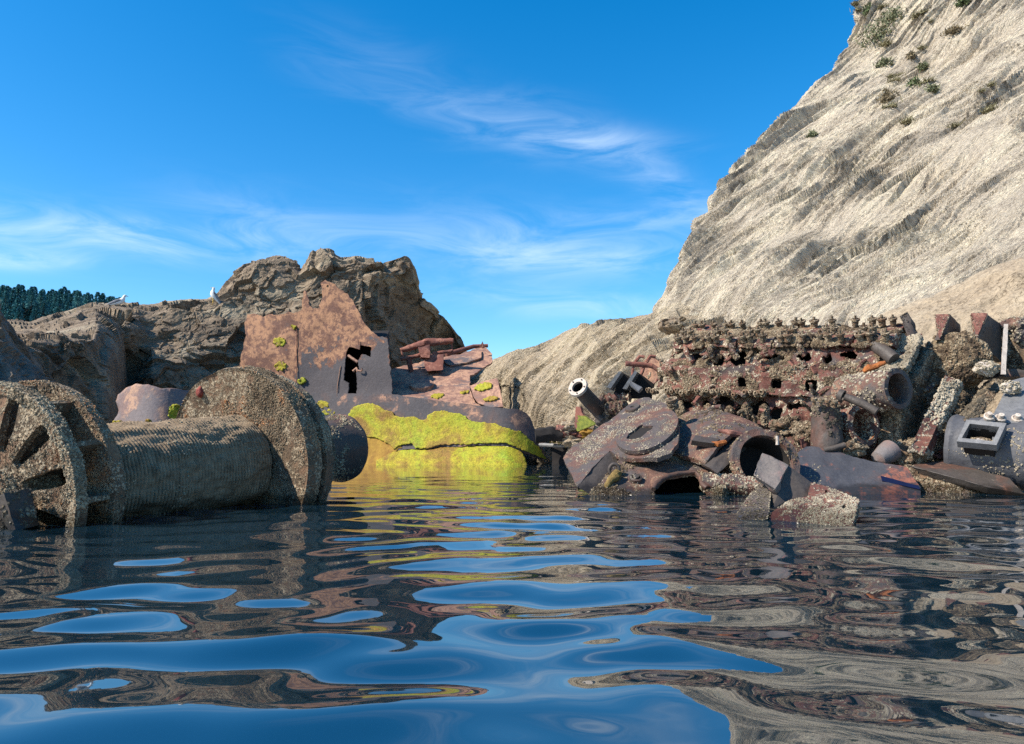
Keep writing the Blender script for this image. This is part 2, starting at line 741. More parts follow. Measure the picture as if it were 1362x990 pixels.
def grid_normals(h):
    du, dv = np.gradient(h, axis=1), np.gradient(h, axis=0)
    n = np.cross(du, dv)
    return n / np.maximum(np.linalg.norm(n, axis=-1), 1e-9)[..., None]


def smooth_grid(h, k):
    for _ in range(k):
        p = np.pad(h, ((1, 1), (1, 1), (0, 0)), mode='edge')
        h = (p[:-2, 1:-1] + p[2:, 1:-1] + p[1:-1, :-2] + p[1:-1, 2:] + 4 * h) / 8
    return h


# ------------------------------------------------------------------ materials
def new_mat(name):
    m = bpy.data.materials.new(name)
    m.use_nodes = True
    t = m.node_tree
    for n in list(t.nodes):
        t.nodes.remove(n)
    k = NT(t)
    b = k.n('ShaderNodeBsdfPrincipled')
    o = k.n('ShaderNodeOutputMaterial')
    t.links.new(b.outputs[0], o.inputs[0])
    return m, k, b


def bump(k, b, height, dist, strength=1.0):
    n = k.n('ShaderNodeBump')
    n.inputs['Strength'].default_value = strength
    n.inputs['Distance'].default_value = dist
    k.put(n.inputs['Height'], height)
    k.t.links.new(n.outputs[0], b.inputs['Normal'])


def coords(k, rot=None, scale=None):
    v = k.n('ShaderNodeTexCoord').outputs['Object']
    if rot is not None:
        m = k.n('ShaderNodeMapping')
        k.put(m.inputs[0], v)
        m.inputs['Rotation'].default_value = rot
        v = m.outputs[0]
    if scale is not None:
        m = k.n('ShaderNodeMapping')
        k.put(m.inputs[0], v)
        m.inputs['Scale'].default_value = scale
        v = m.outputs[0]
    return v


def rock_mat(name, dark, mid, light, cream, rot, stretch, scale, rough_b=0.05, wet=None, cream_at=0.62):
    m, k, b = new_mat(name)
    vs = coords(k, rot, stretch)
    vo = coords(k)
    a = k.noise(vs, scale, 8, 0.62, 0.5)
    c = k.noise(vs, scale * 3.1, 6, 0.6, 0.8)
    big = k.noise(vo, 0.33, 4, 0.55, 0.3)
    f = k.math('ADD', k.math('MULTIPLY', a, 0.7), k.math('MULTIPLY', c, 0.3))
    col = k.ramp(f, [(0.31, dark), (0.39, mid), (0.52, light), (0.66, mid)])
    cr = k.math('MULTIPLY', k.step(c, cream_at - 0.06, cream_at + 0.06), k.step(big, 0.42, 0.6))
    col = k.mix(cr, col, cream)
    col = k.mix(k.math('MULTIPLY', k.step(big, 0.40, 0.68), 0.35), col, mid)
    band = k.noise(vs, scale * 0.34, 4, 0.6, 0.4)
    col = k.mix(k.math('MULTIPLY', k.step(band, 0.52, 0.64), 0.5), col, cream)
    col = k.mix(k.math('MULTIPLY', k.step(band, 0.46, 0.34), 0.55), col, dark)
    flake = k.noise(vs, scale * 10, 7, 0.68, 0.8)
    col = k.mix(0.85, col, k.ramp(flake, [(0.34, (0.50, 0.47, 0.44)), (0.48, (1.0, 1.0, 1.0)), (0.66, (1.28, 1.26, 1.22))]), 'MULTIPLY')
    seam = k.math('ABSOLUTE', k.math('SUBTRACT', k.noise(vs, scale * 2.2, 5, 0.6, 0.9), 0.5))
    seam = k.math('MULTIPLY', k.step(seam, 0.016, 0.004), k.step(k.noise(vo, 0.8, 3), 0.45, 0.6))
    col = k.mix(k.math('MULTIPLY', seam, 0.7), col, dark, 'MULTIPLY')
    grain = k.noise(vo, 26, 3, 0.7)
    col = k.mix(0.5, col, k.ramp(grain, [(0.3, (0.62, 0.6, 0.58)), (0.7, (1.25, 1.22, 1.2))]), 'MULTIPLY')
    if wet is not None:                      # black lichen and weed below the tide line
        s = k.n('ShaderNodeSeparateXYZ')
        g = k.n('ShaderNodeNewGeometry')
        k.put(s.inputs[0], g.outputs['Position'])
        z = k.math('ADD', s.outputs[2], k.math('MULTIPLY', k.noise(vo, 0.9, 4), 1.2))
        col = k.mix(k.step(z, wet + 0.9, wet + 0.3), col, (0.035, 0.032, 0.028))
    k.put(b.inputs['Base Color'], col)
    b.inputs['Roughness'].default_value = 0.85
    b.inputs['Specular IOR Level'].default_value = 0.25
    fine_ = k.noise(vs, scale * 9, 6, 0.65, 0.6)
    bump(k, b, k.math('ADD', k.math('ADD', k.math('MULTIPLY', c, 0.8), k.math('MULTIPLY', fine_, 0.5)), k.math('MULTIPLY', grain, 0.15)), rough_b)
    return m


def rust_mat(name, steel=(0.055, 0.055, 0.062), rust=(0.12, 0.055, 0.042), salmon=(0.34, 0.17, 0.10), orange=(0.42, 0.13, 0.035),
             crust=(0.42, 0.35, 0.25), scale=1.0, rust_at=0.5, zone=None, salmon_at=0.58, orange_at=0.68, crust_at=0.62, gloss=0.55, bmp=0.01):
    m, k, b = new_mat(name)
    v = coords(k)
    n1 = k.noise(v, 2.2 * scale, 6, 0.62, 0.4)
    n2 = k.noise(v, 5.0 * scale, 7, 0.66, 0.6)
    n3 = k.noise(v, 3.1 * scale, 5, 0.7, 1.1)
    n4 = k.noise(v, 15.0 * scale, 4, 0.65, 0.3)
    n5 = k.noise(v, 48.0 * scale, 3, 0.6)
    if zone is not None:                     # redder above a height, and left of a line, with a ragged limit
        sp = k.n('ShaderNodeSeparateXYZ')
        k.put(sp.inputs[0], v)
        wob = k.math('MULTIPLY', k.math('SUBTRACT', k.math('ADD', n1, k.math('MULTIPLY', n3, 0.6)), 0.8), 3.2)
        zz = k.math('ADD', sp.outputs[2], wob)
        xx = k.math('ADD', k.math('MULTIPLY', sp.outputs[0], -1.0), wob)
        up = k.math('MAXIMUM', k.step(zz, zone[0] - 0.35, zone[0] + 0.45), k.step(xx, -zone[1] - 0.3, -zone[1] + 0.5))
        n1 = k.math('ADD', n1, k.math('MULTIPLY', k.math('SUBTRACT', up, 0.5), 0.44))
    col = k.mix(k.step(n1, rust_at - 0.07, rust_at + 0.07), steel, rust)
    col = k.mix(k.math('MULTIPLY', k.step(k.math('ADD', k.math('MULTIPLY', n2, 0.6), k.math('MULTIPLY', n1, 0.4)), salmon_at - 0.03, salmon_at + 0.05), k.step(n4, 0.36, 0.56)), col, salmon)
    col = k.mix(k.step(k.math('ADD', k.math('MULTIPLY', n3, 0.6), k.math('MULTIPLY', n4, 0.4)), orange_at - 0.03, orange_at + 0.03), col, orange)
    cm = k.math('MULTIPLY', k.step(k.math('ADD', k.math('MULTIPLY', n2, 0.5), k.math('MULTIPLY', n4, 0.5)), crust_at - 0.03, crust_at + 0.03), k.step(n5, 0.40, 0.52))
    col = k.mix(cm, col, crust)
    col = k.mix(0.6, col, k.ramp(n5, [(0.25, (0.6, 0.6, 0.6)), (0.75, (1.3, 1.3, 1.3))]), 'MULTIPLY')
    k.put(b.inputs['Base Color'], col)
    b.inputs['Specular IOR Level'].default_value = 0.28
    soak(k, b, k.math('ADD', gloss, k.math('MULTIPLY', n4, 0.35)))
    bump(k, b, k.math('ADD', k.math('ADD', n4, k.math('MULTIPLY', n5, 0.4)), k.math('MULTIPLY', cm, 0.9)), bmp)
    return m


def soak(k, b, dry):
    """metal and growth just above the water are wet: darker and shinier up to a ragged splash line"""
    g = k.n('ShaderNodeNewGeometry')
    sp = k.n('ShaderNodeSeparateXYZ')
    k.put(sp.inputs[0], g.outputs['Position'])
    z = k.math('ADD', sp.outputs[2], k.math('MULTIPLY', k.math('SUBTRACT', k.noise(g.outputs['Position'], 3.5, 4, 0.6), 0.5), 0.22))
    wetness = k.step(z, 0.13, 0.05)
    src = b.inputs['Base Color'].links[0].from_socket
    k.put(b.inputs['Base Color'], k.mix(k.math('MULTIPLY', wetness, 0.8), src, (0.30, 0.30, 0.27), 'MULTIPLY'))
    m = k.n('ShaderNodeMix', data_type='FLOAT')
    k.put(m.inputs[0], wetness)
    k.put(m.inputs[2], dry)
    m.inputs[3].default_value = 0.25
    k.put(b.inputs['Roughness'], m.outputs[0])


def barnacle_mat(name, stops, rough_=0.9, scale=2.6):
    m, k, b = new_mat(name)
    g = k.n('ShaderNodeNewGeometry')
    v = coords(k)
    patchy = k.noise(v, scale, 5, 0.65, 0.6)
    f = k.math('ADD', k.math('MULTIPLY', k.step(patchy, 0.25, 0.78), 0.72), k.math('MULTIPLY', g.outputs['Random Per Island'], 0.28))
    k.put(b.inputs['Base Color'], k.mix(0.6, k.ramp(f, stops), k.ramp(k.noise(v, 60, 3), [(0.3, 0.55), (0.7, 1.02)]), 'MULTIPLY'))
    soak(k, b, rough_)
    b.inputs['Specular IOR Level'].default_value = 0.2
    return m


def plain_mat(name, c0, c1, scale=8, rough_=0.8, bmp=0.01, spec=0.3, wet=False):
    m, k, b = new_mat(name)
    v = coords(k)
    n = k.noise(v, scale, 5, 0.6, 0.3)
    k.put(b.inputs['Base Color'], k.ramp(n, [(0.32, c0), (0.68, c1)]))
    b.inputs['Roughness'].default_value = rough_
    b.inputs['Specular IOR Level'].default_value = spec
    if wet:
        soak(k, b, rough_)
    if bmp:
        bump(k, b, k.noise(v, scale * 4, 4), bmp)
    return m


# ------------------------------------------------------------------ water
def make_water():
    m, k, b = new_mat('sea_water')
    b.inputs['Base Color'].default_value = (0.004, 0.015, 0.024, 1)
    b.inputs['Roughness'].default_value = 0.015
    b.inputs['IOR'].default_value = 2.9
    v = coords(k, None, (1.0, 1.6, 1.0))
    bump(k, b, k.noise(v, 5.0, 1, 0.4), 0.0006)
    rng = np.random.default_rng(21)
    rows = np.concatenate([[-60, -20, -6, -2.5], np.linspace(-1.2, 0.9, 40)[:-1],
                           500.0 / np.linspace(555, 9, 560), [75, 110, 200, 420, 900, 2500]])
    nc = 560
    core = np.linspace(-1, 1, nc)
    X, Y = [], []
    for y in rows:
        wdt = 0.95 * max(y, 0.6) + 0.9
        x = core * wdt
        x = np.concatenate([[-2500, -300, -wdt * 1.6 - 4], x, [wdt * 1.6 + 4, 300, 2500]])
        X.append(x)
        Y.append(np.full(len(x), y))
    X, Y = np.array(X), np.array(Y)
    q = np.stack([X.ravel() * 0.35, Y.ravel() * 0.35, np.zeros(X.size)], 1)
    wx = (0.40 * fbm(q, 2, 0.5, 3)).reshape(X.shape)
    wy = (0.40 * fbm(q + 40, 2, 0.5, 4)).reshape(X.shape)
    amp = (0.75 + 0.6 * fbm(q * 1.7 + 9, 2, 0.5, 5)).reshape(X.shape).clip(0.25, 1.5)
    dist = np.maximum(Y, 0.9)
    Z = np.zeros_like(X)
    waves = [(1.9, 0.007), (1.3, 0.009), (0.9, 0.015), (0.66, 0.036), (0.52, 0.042), (0.45, 0.036), (0.36, 0.030), (0.30, 0.020),
             (0.22, 0.011), (2.6, 0.005), (0.58, 0.03), (0.4, 0.024), (0.74, 0.03), (0.25, 0.014), (0.34, 0.022), (0.19, 0.007)]
    for i, (lam, sl) in enumerate(waves):
        th = R(rng.normal(9, 30))
        kx, ky = math.sin(th), math.cos(th)
        kk = 2 * math.pi / lam
        fade = np.clip(lam / (0.02 * dist + 0.0005 * dist ** 2) - 1.0, 0, 1)
        far = 1.0 / (1.0 + (dist / 30.0) ** 2)
        Z += sl / kk * fade * far * amp * np.sin(kk * (kx * (X + wx) + ky * (Y + wy)) + rng.uniform(0, 6.28))
    Z *= 1.06
    Z[np.abs(X) > 60] = 0
    mb = MB()
    mb.v, mb.nv = [np.stack([X, Y, Z], -1).reshape(-1, 3)], X.size
    mb.f = [tuple(f) for f in grid_faces(*X.shape).tolist()]
    mb.m = [0] * len(mb.f)
    tag(link('water', mb, [m], None, 180, (0, 0, 0)), kind='structure')


make_water()

sand = plain_mat('sea_floor', (0.10, 0.09, 0.06), (0.20, 0.17, 0.11), 0.8)
mb = MB()
mb.add([(-2500, -300, -4), (2500, -300, -4), (2500, 2500, -4), (-2500, 2500, -4)], [(0, 1, 2, 3)])
tag(link('seabed', mb, [sand], None, None, (0, 0, -4)), kind='structure')

# ------------------------------------------------------------------ rocks and terrain
SURF = {}


def rock(name, rows, nu, nv, mat_args, disp, smooth_k=4, shade=None):
    h = smooth_grid(patch(rows, nu, nv), smooth_k)
    n = grid_normals(h)
    # turn normals to the camera
    mid = h[h.shape[0] // 2, h.shape[1] // 2]
    if n[h.shape[0] // 2, h.shape[1] // 2].dot(mid - CAM) > 0:
        n = -n
    v, nn = h.reshape(-1, 3), n.reshape(-1, 3)
    # calm the relief where the grid is stretched
    st = np.maximum(np.linalg.norm(np.gradient(h, axis=1), axis=-1), np.linalg.norm(np.gradient(h, axis=0), axis=-1)).reshape(-1)
    v = v + nn * (disp(v, nn) * np.clip(0.058 / st, 0.06, 1.0) ** 1.3)[:, None]
    mb = MB()
    mb.v, mb.nv = [v], len(v)
    mb.f = [tuple(f) for f in grid_faces(nv, nu).tolist()]
    mb.m = [0] * len(mb.f)
    SURF[name] = v
    ob = link(name, mb, [mat_args], None, shade, (0, 0, 0))
    return tag(ob, kind='structure')


def bedding(t1, n):
    t1 = unit(t1)
    n = unit(np.asarray(n) - t1 * np.dot(n, t1))
    b = np.cross(n, t1)
    m = Matrix((t1, n, b))                     # world -> bedding frame
    return np.array(m), m.to_euler('XYZ')


# the cliff on the right
Bc, Ec = bedding(P(1230, 330, 19.0) - P(1100, 440, 18.6), (-0.85, -0.35, 0.35))
cliff_mat = rock_mat('cliff_stone', (0.19, 0.163, 0.13), (0.40, 0.342, 0.265), (0.52, 0.455, 0.355), (0.68, 0.61, 0.46),
                     Ec, (0.30, 1.0, 3.2), 0.95, 0.2, 0.0, 0.54)


def beds(bb, along, v, freq, amp, sd, hard=True):
    """sawtooth beds: every bed swells along the bedding axis and breaks off in a small step"""
    u = bb * freq + 0.5 * fbm(np.stack([along * freq * 0.10, bb * freq * 0.3, 0 * bb + sd], 1), 3, 0.5, sd)
    k = np.floor(u)
    f_ = u - k
    h = _H[(k.astype(np.int64) * 7 + sd) & 255]
    ln = along * freq * (0.10 + 0.12 * h[:, 0]) + h[:, 1] * 40
    seg = np.clip(0.65 + 1.9 * perlin(np.stack([ln, 0.37 * k + sd, 0 * ln], 1), sd), 0.0, 1.5)
    cut = 0.94 - 0.08 * h[:, 3]
    prof = np.where(f_ < cut, (f_ / cut) ** 1.6, 1 - ((f_ - cut) / (1 - cut)))
    return amp * seg * (0.5 + h[:, 2]) * (prof - 0.4)


def cliff_disp(v, n):
    q = v @ Bc.T
    w1 = fbm(v * 0.22, 3, 0.5, 1)
    w2 = fbm(v * 0.9 + 5, 3, 0.5, 2)
    bb = SGN * (q[:, 2] + 0.45 * w1 + 0.07 * w2)
    d = 0.30 * facet(np.stack([q[:, 0] * 0.10, q[:, 1] * 0.3, bb * 0.6], 1), 3, 1.3, 30) + 0.20 * fbm(v * 0.25, 3, 0.5, 2)
    rough_ = np.clip(0.7 + 1.1 * fbm(v * 0.3 + 5, 2, 0.5, 8), 0.25, 1.5)
    d += rough_ * (beds(bb, q[:, 0], v, 0.5, 0.14, 3) + beds(bb, q[:, 0], v, 1.25, 0.32, 5) + beds(bb, q[:, 0], v, 2.4, 0.22, 9) + beds(bb, q[:, 0], v, 4.6, 0.10, 12))
    d += 0.14 * rough_ * facet(np.stack([q[:, 0] * 0.5, q[:, 1] * 1.0, bb * 3.0], 1), 6, 1.5, 220)
    d += 0.07 * rough_ * facet(np.stack([q[:, 0] * 1.6, q[:, 1] * 2.0, bb * 6.5], 1), 7, 1.5, 160)
    return d + 0.025 * fbm(v * 3.5, 4, 0.6, 5)


SGN = 1.0 if Bc[2].dot((0.7, 0.0, -0.7)) > 0 else -1.0
cliff_rows = [
    [(1010, None, 34, -1), (835, None, 24, -1), (1000, None, 18.5, -1), (1200, None, 14.6, -1), (1500, None, 11.5, -1), (2300, None, 10.5, -1)],
    [(1060, 420, 38), (868, 425, 27), (1000, 425, 20.5), (1200, 425, 16.8), (1500, 430, 13.5), (2300, 430, 12)],
    [(1100, 330, 40), (908, 325, 29), (1090, 305, 24), (1250, 300, 20), (1550, 280, 16), (2300, 270, 14)],
    [(1180, 200, 44), (1000, 200, 33), (1150, 175, 28), (1300, 155, 24), (1600, 120, 19), (2300, 90, 17)],
    [(1250, 100, 48), (1108, 90, 36), (1230, 80, 32), (1340, 50, 28), (1650, 0, 23), (2300, -40, 20)],
    [(1290, 0, 50), (1141, 0, 38), (1260, -20, 34), (1400, -50, 31), (1700, -110, 26), (2300, -160, 23)],
    [(1380, -190, 54), (1215, -190, 42), (1330, -200, 39), (1480, -230, 36), (1780, -280, 31), (2300, -330, 28)],
    [(1500, -300, 66), (1400, -300, 58), (1480, -320, 54), (1600, -340, 50), (1850, -380, 44), (2300, -420, 40)],
]


def px_rows(rows):
    """rows that start with a turned-back first point: sampled by index instead of by px"""
    out_ = []
    for r in rows:
        a = np.array([(q[0], py_of(q[3], q[2]) if q[1] is None else q[1], q[2]) for q in r], float)
        L = np.concatenate([[0], np.cumsum(np.hypot(np.diff(a[:, 0]), np.diff(a[:, 1])))])
        out_.append((a, L))
    return out_


def patch_idx(rows, nu, nv, share):
    """like patch, but every row has the same number of points and share gives where each falls along the row"""
    g = []
    f = np.linspace(0, 1, nu)
    for a, _ in px_rows(rows):
        p = P(a[:, 0], a[:, 1], a[:, 2])
        g.append(np.stack([np.interp(f, share, p[:, i]) for i in range(3)], 1))
    g = np.array(g)
    k = len(g)
    t = np.linspace(0, k - 1, nv)
    i = np.minimum(t.astype(int), k - 2)
    u = (t - i)[:, None, None]
    p0, p1, p2, p3 = g[np.maximum(i - 1, 0)], g[i], g[i + 1], g[np.minimum(i + 2, k - 1)]
    m1, m2 = (p2 - p0) * 0.4, (p3 - p1) * 0.4
    return (2 * u ** 3 - 3 * u ** 2 + 1) * p1 + (u ** 3 - 2 * u ** 2 + u) * m1 + (-2 * u ** 3 + 3 * u ** 2) * p2 + (u ** 3 - u ** 2) * m2


def rock_grid(name, h, mat, disp, smooth_k=6):
    h = smooth_grid(h, smooth_k)
    n = grid_normals(h)
    c = h[h.shape[0] // 2, h.shape[1] // 2]
    if n[h.shape[0] // 2, h.shape[1] // 2].dot(c - CAM) > 0:
        n = -n
    v, nn = h.reshape(-1, 3), n.reshape(-1, 3)
    v = v + nn * disp(v, nn)[:, None]
    mb = MB()
    mb.v, mb.nv = [v], len(v)
    mb.f = [tuple(f) for f in grid_faces(*h.shape[:2]).tolist()]
    mb.m = [0] * len(mb.f)
    SURF[name] = v
    return tag(link(name, mb, [mat], None, 28, (0, 0, 0)), kind='structure')


rock_grid('cliff', patch_idx(cliff_rows, 800, 860, [0, 0.16, 0.42, 0.66, 0.86, 1.0]), cliff_mat, cliff_disp, 10)

# a smooth ledge at the foot of the cliff, split from it by a dark crack
ledge_mat = rock_mat('ledge_stone', (0.13, 0.102, 0.07), (0.27, 0.213, 0.147), (0.33, 0.265, 0.185), (0.40, 0.335, 0.24), Ec, (0.4, 1, 1.4), 1.2, 0.06, 0.0, 0.66)


def ledge_disp(v, n):
    q = v @ Bc.T
    s = np.stack([q[:, 0] * 0.5, q[:, 1], q[:, 2] * 1.2], 1)
    return 0.10 * facet(s * 0.9, 2, 1.3, 14) + 0.06 * fbm(v * 1.2, 4, 0.55, 3) + 0.025 * ridged(s * (2, 3, 5), 3, 0.5, 5)


rock('rock_ledge', [
    [(1090, None, 12.6, -1), (1250, None, 11.4, -1), (1500, None, 9.8, -1), (1900, None, 8.6, -1)],
    [(1130, 470, 13.2), (1250, 470, 12.0), (1500, 470, 10.3), (1900, 480, 9.2)],
    [(1165, 428, 13.8), (1225, 416, 12.9), (1362, 398, 11.6), (1500, 395, 10.8), (1900, 390, 9.8)],
    [(1190, 416, 14.4), (1262, 386, 14.0), (1310, 362, 13.4), (1362, 346, 12.8), (1500, 335, 12.0), (1900, 320, 11)],
    [(1240, 416, 17), (1300, 392, 17), (1362, 366, 17), (1500, 350, 16), (1900, 330, 15)]], 340, 240, ledge_mat, ledge_disp, 4, 180)

# the low headland behind the gap
Bh, Eh = bedding(P(880, 430, 24) - P(760, 520, 23), (-0.6, -0.6, 0.5))
head_mat = rock_mat('headland_stone', (0.17, 0.137, 0.098), (0.36, 0.295, 0.207), (0.46, 0.38, 0.272), (0.57, 0.49, 0.345), Eh, (0.35, 1.0, 2.4), 1.0, 0.2, 0.1, 0.58)


def head_disp(v, n):
    q = v @ Bh.T
    w1 = fbm(v * 0.3, 3, 0.5, 1)
    bb = SGH * (q[:, 2] + 0.35 * w1 + 0.08 * fbm(v, 3, 0.5, 2))
    d = 0.40 * facet(np.stack([q[:, 0] * 0.14, q[:, 1] * 0.4, bb * 0.6], 1), 9, 1.3, 40) + 0.18 * fbm(v * 0.45, 3, 0.5, 4)
    d += beds(bb, q[:, 0], v, 0.5, 0.28, 13) + beds(bb, q[:, 0], v, 1.3, 0.20, 15) + beds(bb, q[:, 0], v, 3.0, 0.09, 19)
    d += 0.18 * facet(np.stack([q[:, 0] * 0.6, q[:, 1] * 1.0, bb * 2.0], 1), 12, 1.5, 220)
    d += 0.06 * facet(np.stack([q[:, 0] * 2, q[:, 1] * 3, bb * 6], 1), 13, 1.5, 160) + 0.03 * fbm(v * 3, 3, 0.6, 5)
    return d - 0.2


SGH = 1.0 if Bh[2].dot((0.7, 0.0, -0.7)) > 0 else -1.0
rock('headland', [
    [(690, None, 27, -1), (745, None, 22.5, -1), (850, None, 18, -1), (1000, None, 17, -1), (1120, None, 17, -1)],
    [(660, 560, 28.5), (720, 575, 24.5), (780, 570, 20.5), (870, 560, 18.5), (1000, 540, 18), (1120, 530, 18)],
    [(640, 515, 31), (700, 520, 26.5), (790, 495, 23), (880, 475, 21), (1000, 470, 20), (1120, 460, 20)],
    [(560, 530, 35), (620, 500, 34), (655, 484, 32), (690, 466, 31), (718, 460, 30.2), (740, 447, 29.6), (768, 430, 28.6), (800, 426, 27.8), (845, 420, 26.6), (880, 409, 25.8), (896, 404, 25.5), (1000, 395, 25), (1120, 390, 25)],
    [(560, 560, 44), (700, 500, 42), (880, 440, 40), (1120, 420, 38)]], 520, 420, head_mat, head_disp, 4, 28)

# the jagged ridge on the left
Br, Er = bedding((0.75, -0.2, 0.62), (-0.35, -0.85, 0.4))
ridge_mat = rock_mat('ridge_stone', (0.05, 0.038, 0.028), (0.155, 0.113, 0.077), (0.255, 0.197, 0.137), (0.44, 0.38, 0.27), Er, (0.5, 1.0, 1.5), 1.1, 0.10, 0.2, 0.64)


def ridge_disp(v, n):
    q = v @ Br.T
    wv = v + 0.25 * np.stack([fbm(v * 0.8, 3, 0.5, 11), fbm(v * 0.8 + 9, 3, 0.5, 12), fbm(v * 0.8 + 21, 3, 0.5, 13)], 1)
    q = wv @ Br.T
    s = np.stack([q[:, 0] * 0.30, q[:, 1] * 0.42, q[:, 2] * 0.55], 1)
    d = 0.40 * facet(s, 21, 1.5, 0) + 0.27 * facet(s * 2.0 + 5, 22, 1.4, 0) + 0.11 * facet(s * 4.6 + 2, 23, 1.3, 0) + 0.04 * facet(s * 10, 24, 1.2, 0)
    return d + 0.16 * fbm(v * 0.55, 3, 0.55, 7) + 0.02 * fbm(v * 4, 3, 0.6, 3) - 0.36


ridge_crest = [(-400, 372, 25), (-150, 395, 27), (0, 430, 27), (10, 425, 27), (40, 428, 27), (60, 420, 27.3), (95, 409, 27.6), (115, 402, 28), (160, 399, 28.4), (200, 398, 28.7), (240, 393, 29),
               (275, 391, 29.3), (290, 380, 29.6), (310, 357, 30), (330, 347, 30.2), (348, 342, 30.3), (365, 346, 30.3), (385, 352, 30.3),
               (400, 362, 30.3), (408, 352, 30.2), (420, 337, 30.1), (440, 329, 30), (455, 338, 30), (470, 335, 30), (490, 338, 30),
               (510, 336, 30.2), (520, 343, 30.4), (530, 336, 30.7), (545, 333, 31), (552, 350, 31.5), (557, 378, 32), (570, 398, 32.6), (590, 417, 33.5),
               (604, 438, 34.2), (612, 458, 34.8), (622, 500, 35.5), (640, 580, 36)]
rock('rock_ridge', [
    [(-400, None, 13, -1.5), (0, None, 14.2, -1.5), (60, None, 15.6, -1.5), (105, None, 17, -1.5), (150, None, 18.6, -1.5), (172, None, 24.5, -1.5), (200, None, 24, -1.5), (330, None, 26, -1.5), (480, None, 27.5, -1.5), (530, None, 30, -1.5), (660, None, 36, -1.5)],
    [(-400, 560, 13.5), (0, 560, 14.5), (60, 560, 15.8), (105, 560, 17.2), (148, 556, 18.8), (172, 550, 24.6), (195, 540, 24), (330, 540, 26.2), (480, 530, 27.7), (530, 540, 30.4), (655, 560, 37)],
    [(-400, 470, 14.5), (0, 470, 15.2), (60, 455, 16.6), (120, 455, 18.6), (152, 480, 20), (172, 492, 25.6), (200, 470, 25), (330, 470, 27), (480, 460, 28), (530, 460, 30.6), (650, 520, 37)],
    [(-400, 440, 19), (0, 445, 20), (60, 440, 19.6), (130, 438, 20.2), (165, 442, 24), (200, 430, 26.6), (330, 410, 28), (420, 400, 28.3), (486, 395, 28.6), (540, 420, 31.5), (645, 500, 37)],
    ridge_crest,
    [(-400, 420, 40), (0, 440, 42), (300, 420, 42), (480, 420, 42), (640, 580, 44)]], 840, 440, ridge_mat, ridge_disp, 14)

# the dark rock nearest on the far left
near_mat = rock_mat('left_rock_stone', (0.05, 0.045, 0.04), (0.14, 0.115, 0.09), (0.22, 0.18, 0.14), (0.3, 0.26, 0.2), Er, (0.5, 1, 1.5), 1.3, 0.07, 0.2, 0.7)
rock('left_rock', [
    [(-500, None, 10, -1), (-100, None, 11, -1), (30, None, 12, -1), (90, None, 13.5, -1), (130, None, 17, -1)],
    [(-500, 520, 10.4), (-100, 520, 11.4), (20, 520, 12.4), (75, 525, 14), (110, 560, 17)],
    [(-500, 430, 11), (-100, 430, 12), (-5, 440, 13), (35, 478, 14.4), (80, 520, 17)],
    [(-500, 350, 12), (-100, 372, 13), (-25, 395, 13.8), (0, 412, 14.2), (10, 432, 14.8), (28, 460, 15.4), (62, 496, 16.4), (85, 530, 18)],
    [(-500, 400, 19), (-100, 420, 19), (0, 450, 19), (85, 560, 20)]], 200, 130, near_mat, lambda v, n: 0.8 * (0.35 * facet(v * 0.8, 31) + 0.18 * facet(v * 1.9, 32) + 0.08 * facet(v * 4.2, 33) + 0.12 * fbm(v, 3, .5, 3)), 3)

# far hill
hill_mat = plain_mat('hill_undergrowth', (0.012, 0.03, 0.03), (0.025, 0.05, 0.04), 0.2, 0.95, 0)
hill_line = [(-700, 362, 400), (-200, 377, 400), (0, 393, 400), (60, 398, 400), (110, 404, 400), (170, 421, 400), (300, 470, 400), (420, 585, 400)]
rock('hill', [[(-700, None, 340, -2), (420, None, 340, -2)], hill_line, [(-700, 480, 520), (420, 590, 520)]], 90, 24, hill_mat,
     lambda v, n: 1.2 * fbm(v * 0.06, 3, .5, 2), 1)


# ------------------------------------------------------------------ wreck materials
M_STEEL = rust_mat('rusted_hull_steel', (0.075, 0.068, 0.072), (0.105, 0.072, 0.066), (0.36, 0.20, 0.13), (0.40, 0.16, 0.07), (0.40, 0.33, 0.25), 0.40, 0.53, None, 0.56, 0.70, 0.70, 0.6, 0.01)
M_SIDE = rust_mat('rusting_side_plate', (0.085, 0.074, 0.076), (0.15, 0.074, 0.052), (0.38, 0.20, 0.112), (0.40, 0.17, 0.08), (0.46, 0.36, 0.26), 0.42, 0.50, (3.5, -5.7), 0.55, 0.70, 0.66, 0.6, 0.012)
M_PLATE_RED = rust_mat('red_flaking_plate', (0.10, 0.075, 0.075), (0.17, 0.075, 0.055), (0.42, 0.22, 0.13), (0.42, 0.17, 0.07), (0.5, 0.38, 0.27), 0.4, 0.40, None, 0.47, 0.66, 0.66, 0.65, 0.012)
M_DECK = rust_mat('flaking_deck_steel', (0.11, 0.095, 0.095), (0.22, 0.12, 0.09), (0.40, 0.23, 0.15), (0.44, 0.2, 0.1), (0.46, 0.38, 0.28), 0.45, 0.42, None, 0.47, 0.64, 0.62, 0.7, 0.015)
M_DARK = rust_mat('dark_and_shaded_steel', (0.068, 0.056, 0.048), (0.09, 0.05, 0.037), (0.28, 0.13, 0.085), (0.40, 0.12, 0.035), (0.40, 0.34, 0.25), 0.9, 0.56, None, 0.60, 0.68, 0.66, 0.42, 0.006)  # dark steel, also used to colour faces that lie in shade
M_TANK = rust_mat('patchy_tank_steel', (0.085, 0.07, 0.064), (0.12, 0.064, 0.048), (0.29, 0.16, 0.10), (0.44, 0.14, 0.04), (0.42, 0.35, 0.25), 1.5, 0.50, None, 0.55, 0.67, 0.57, 0.5, 0.012)
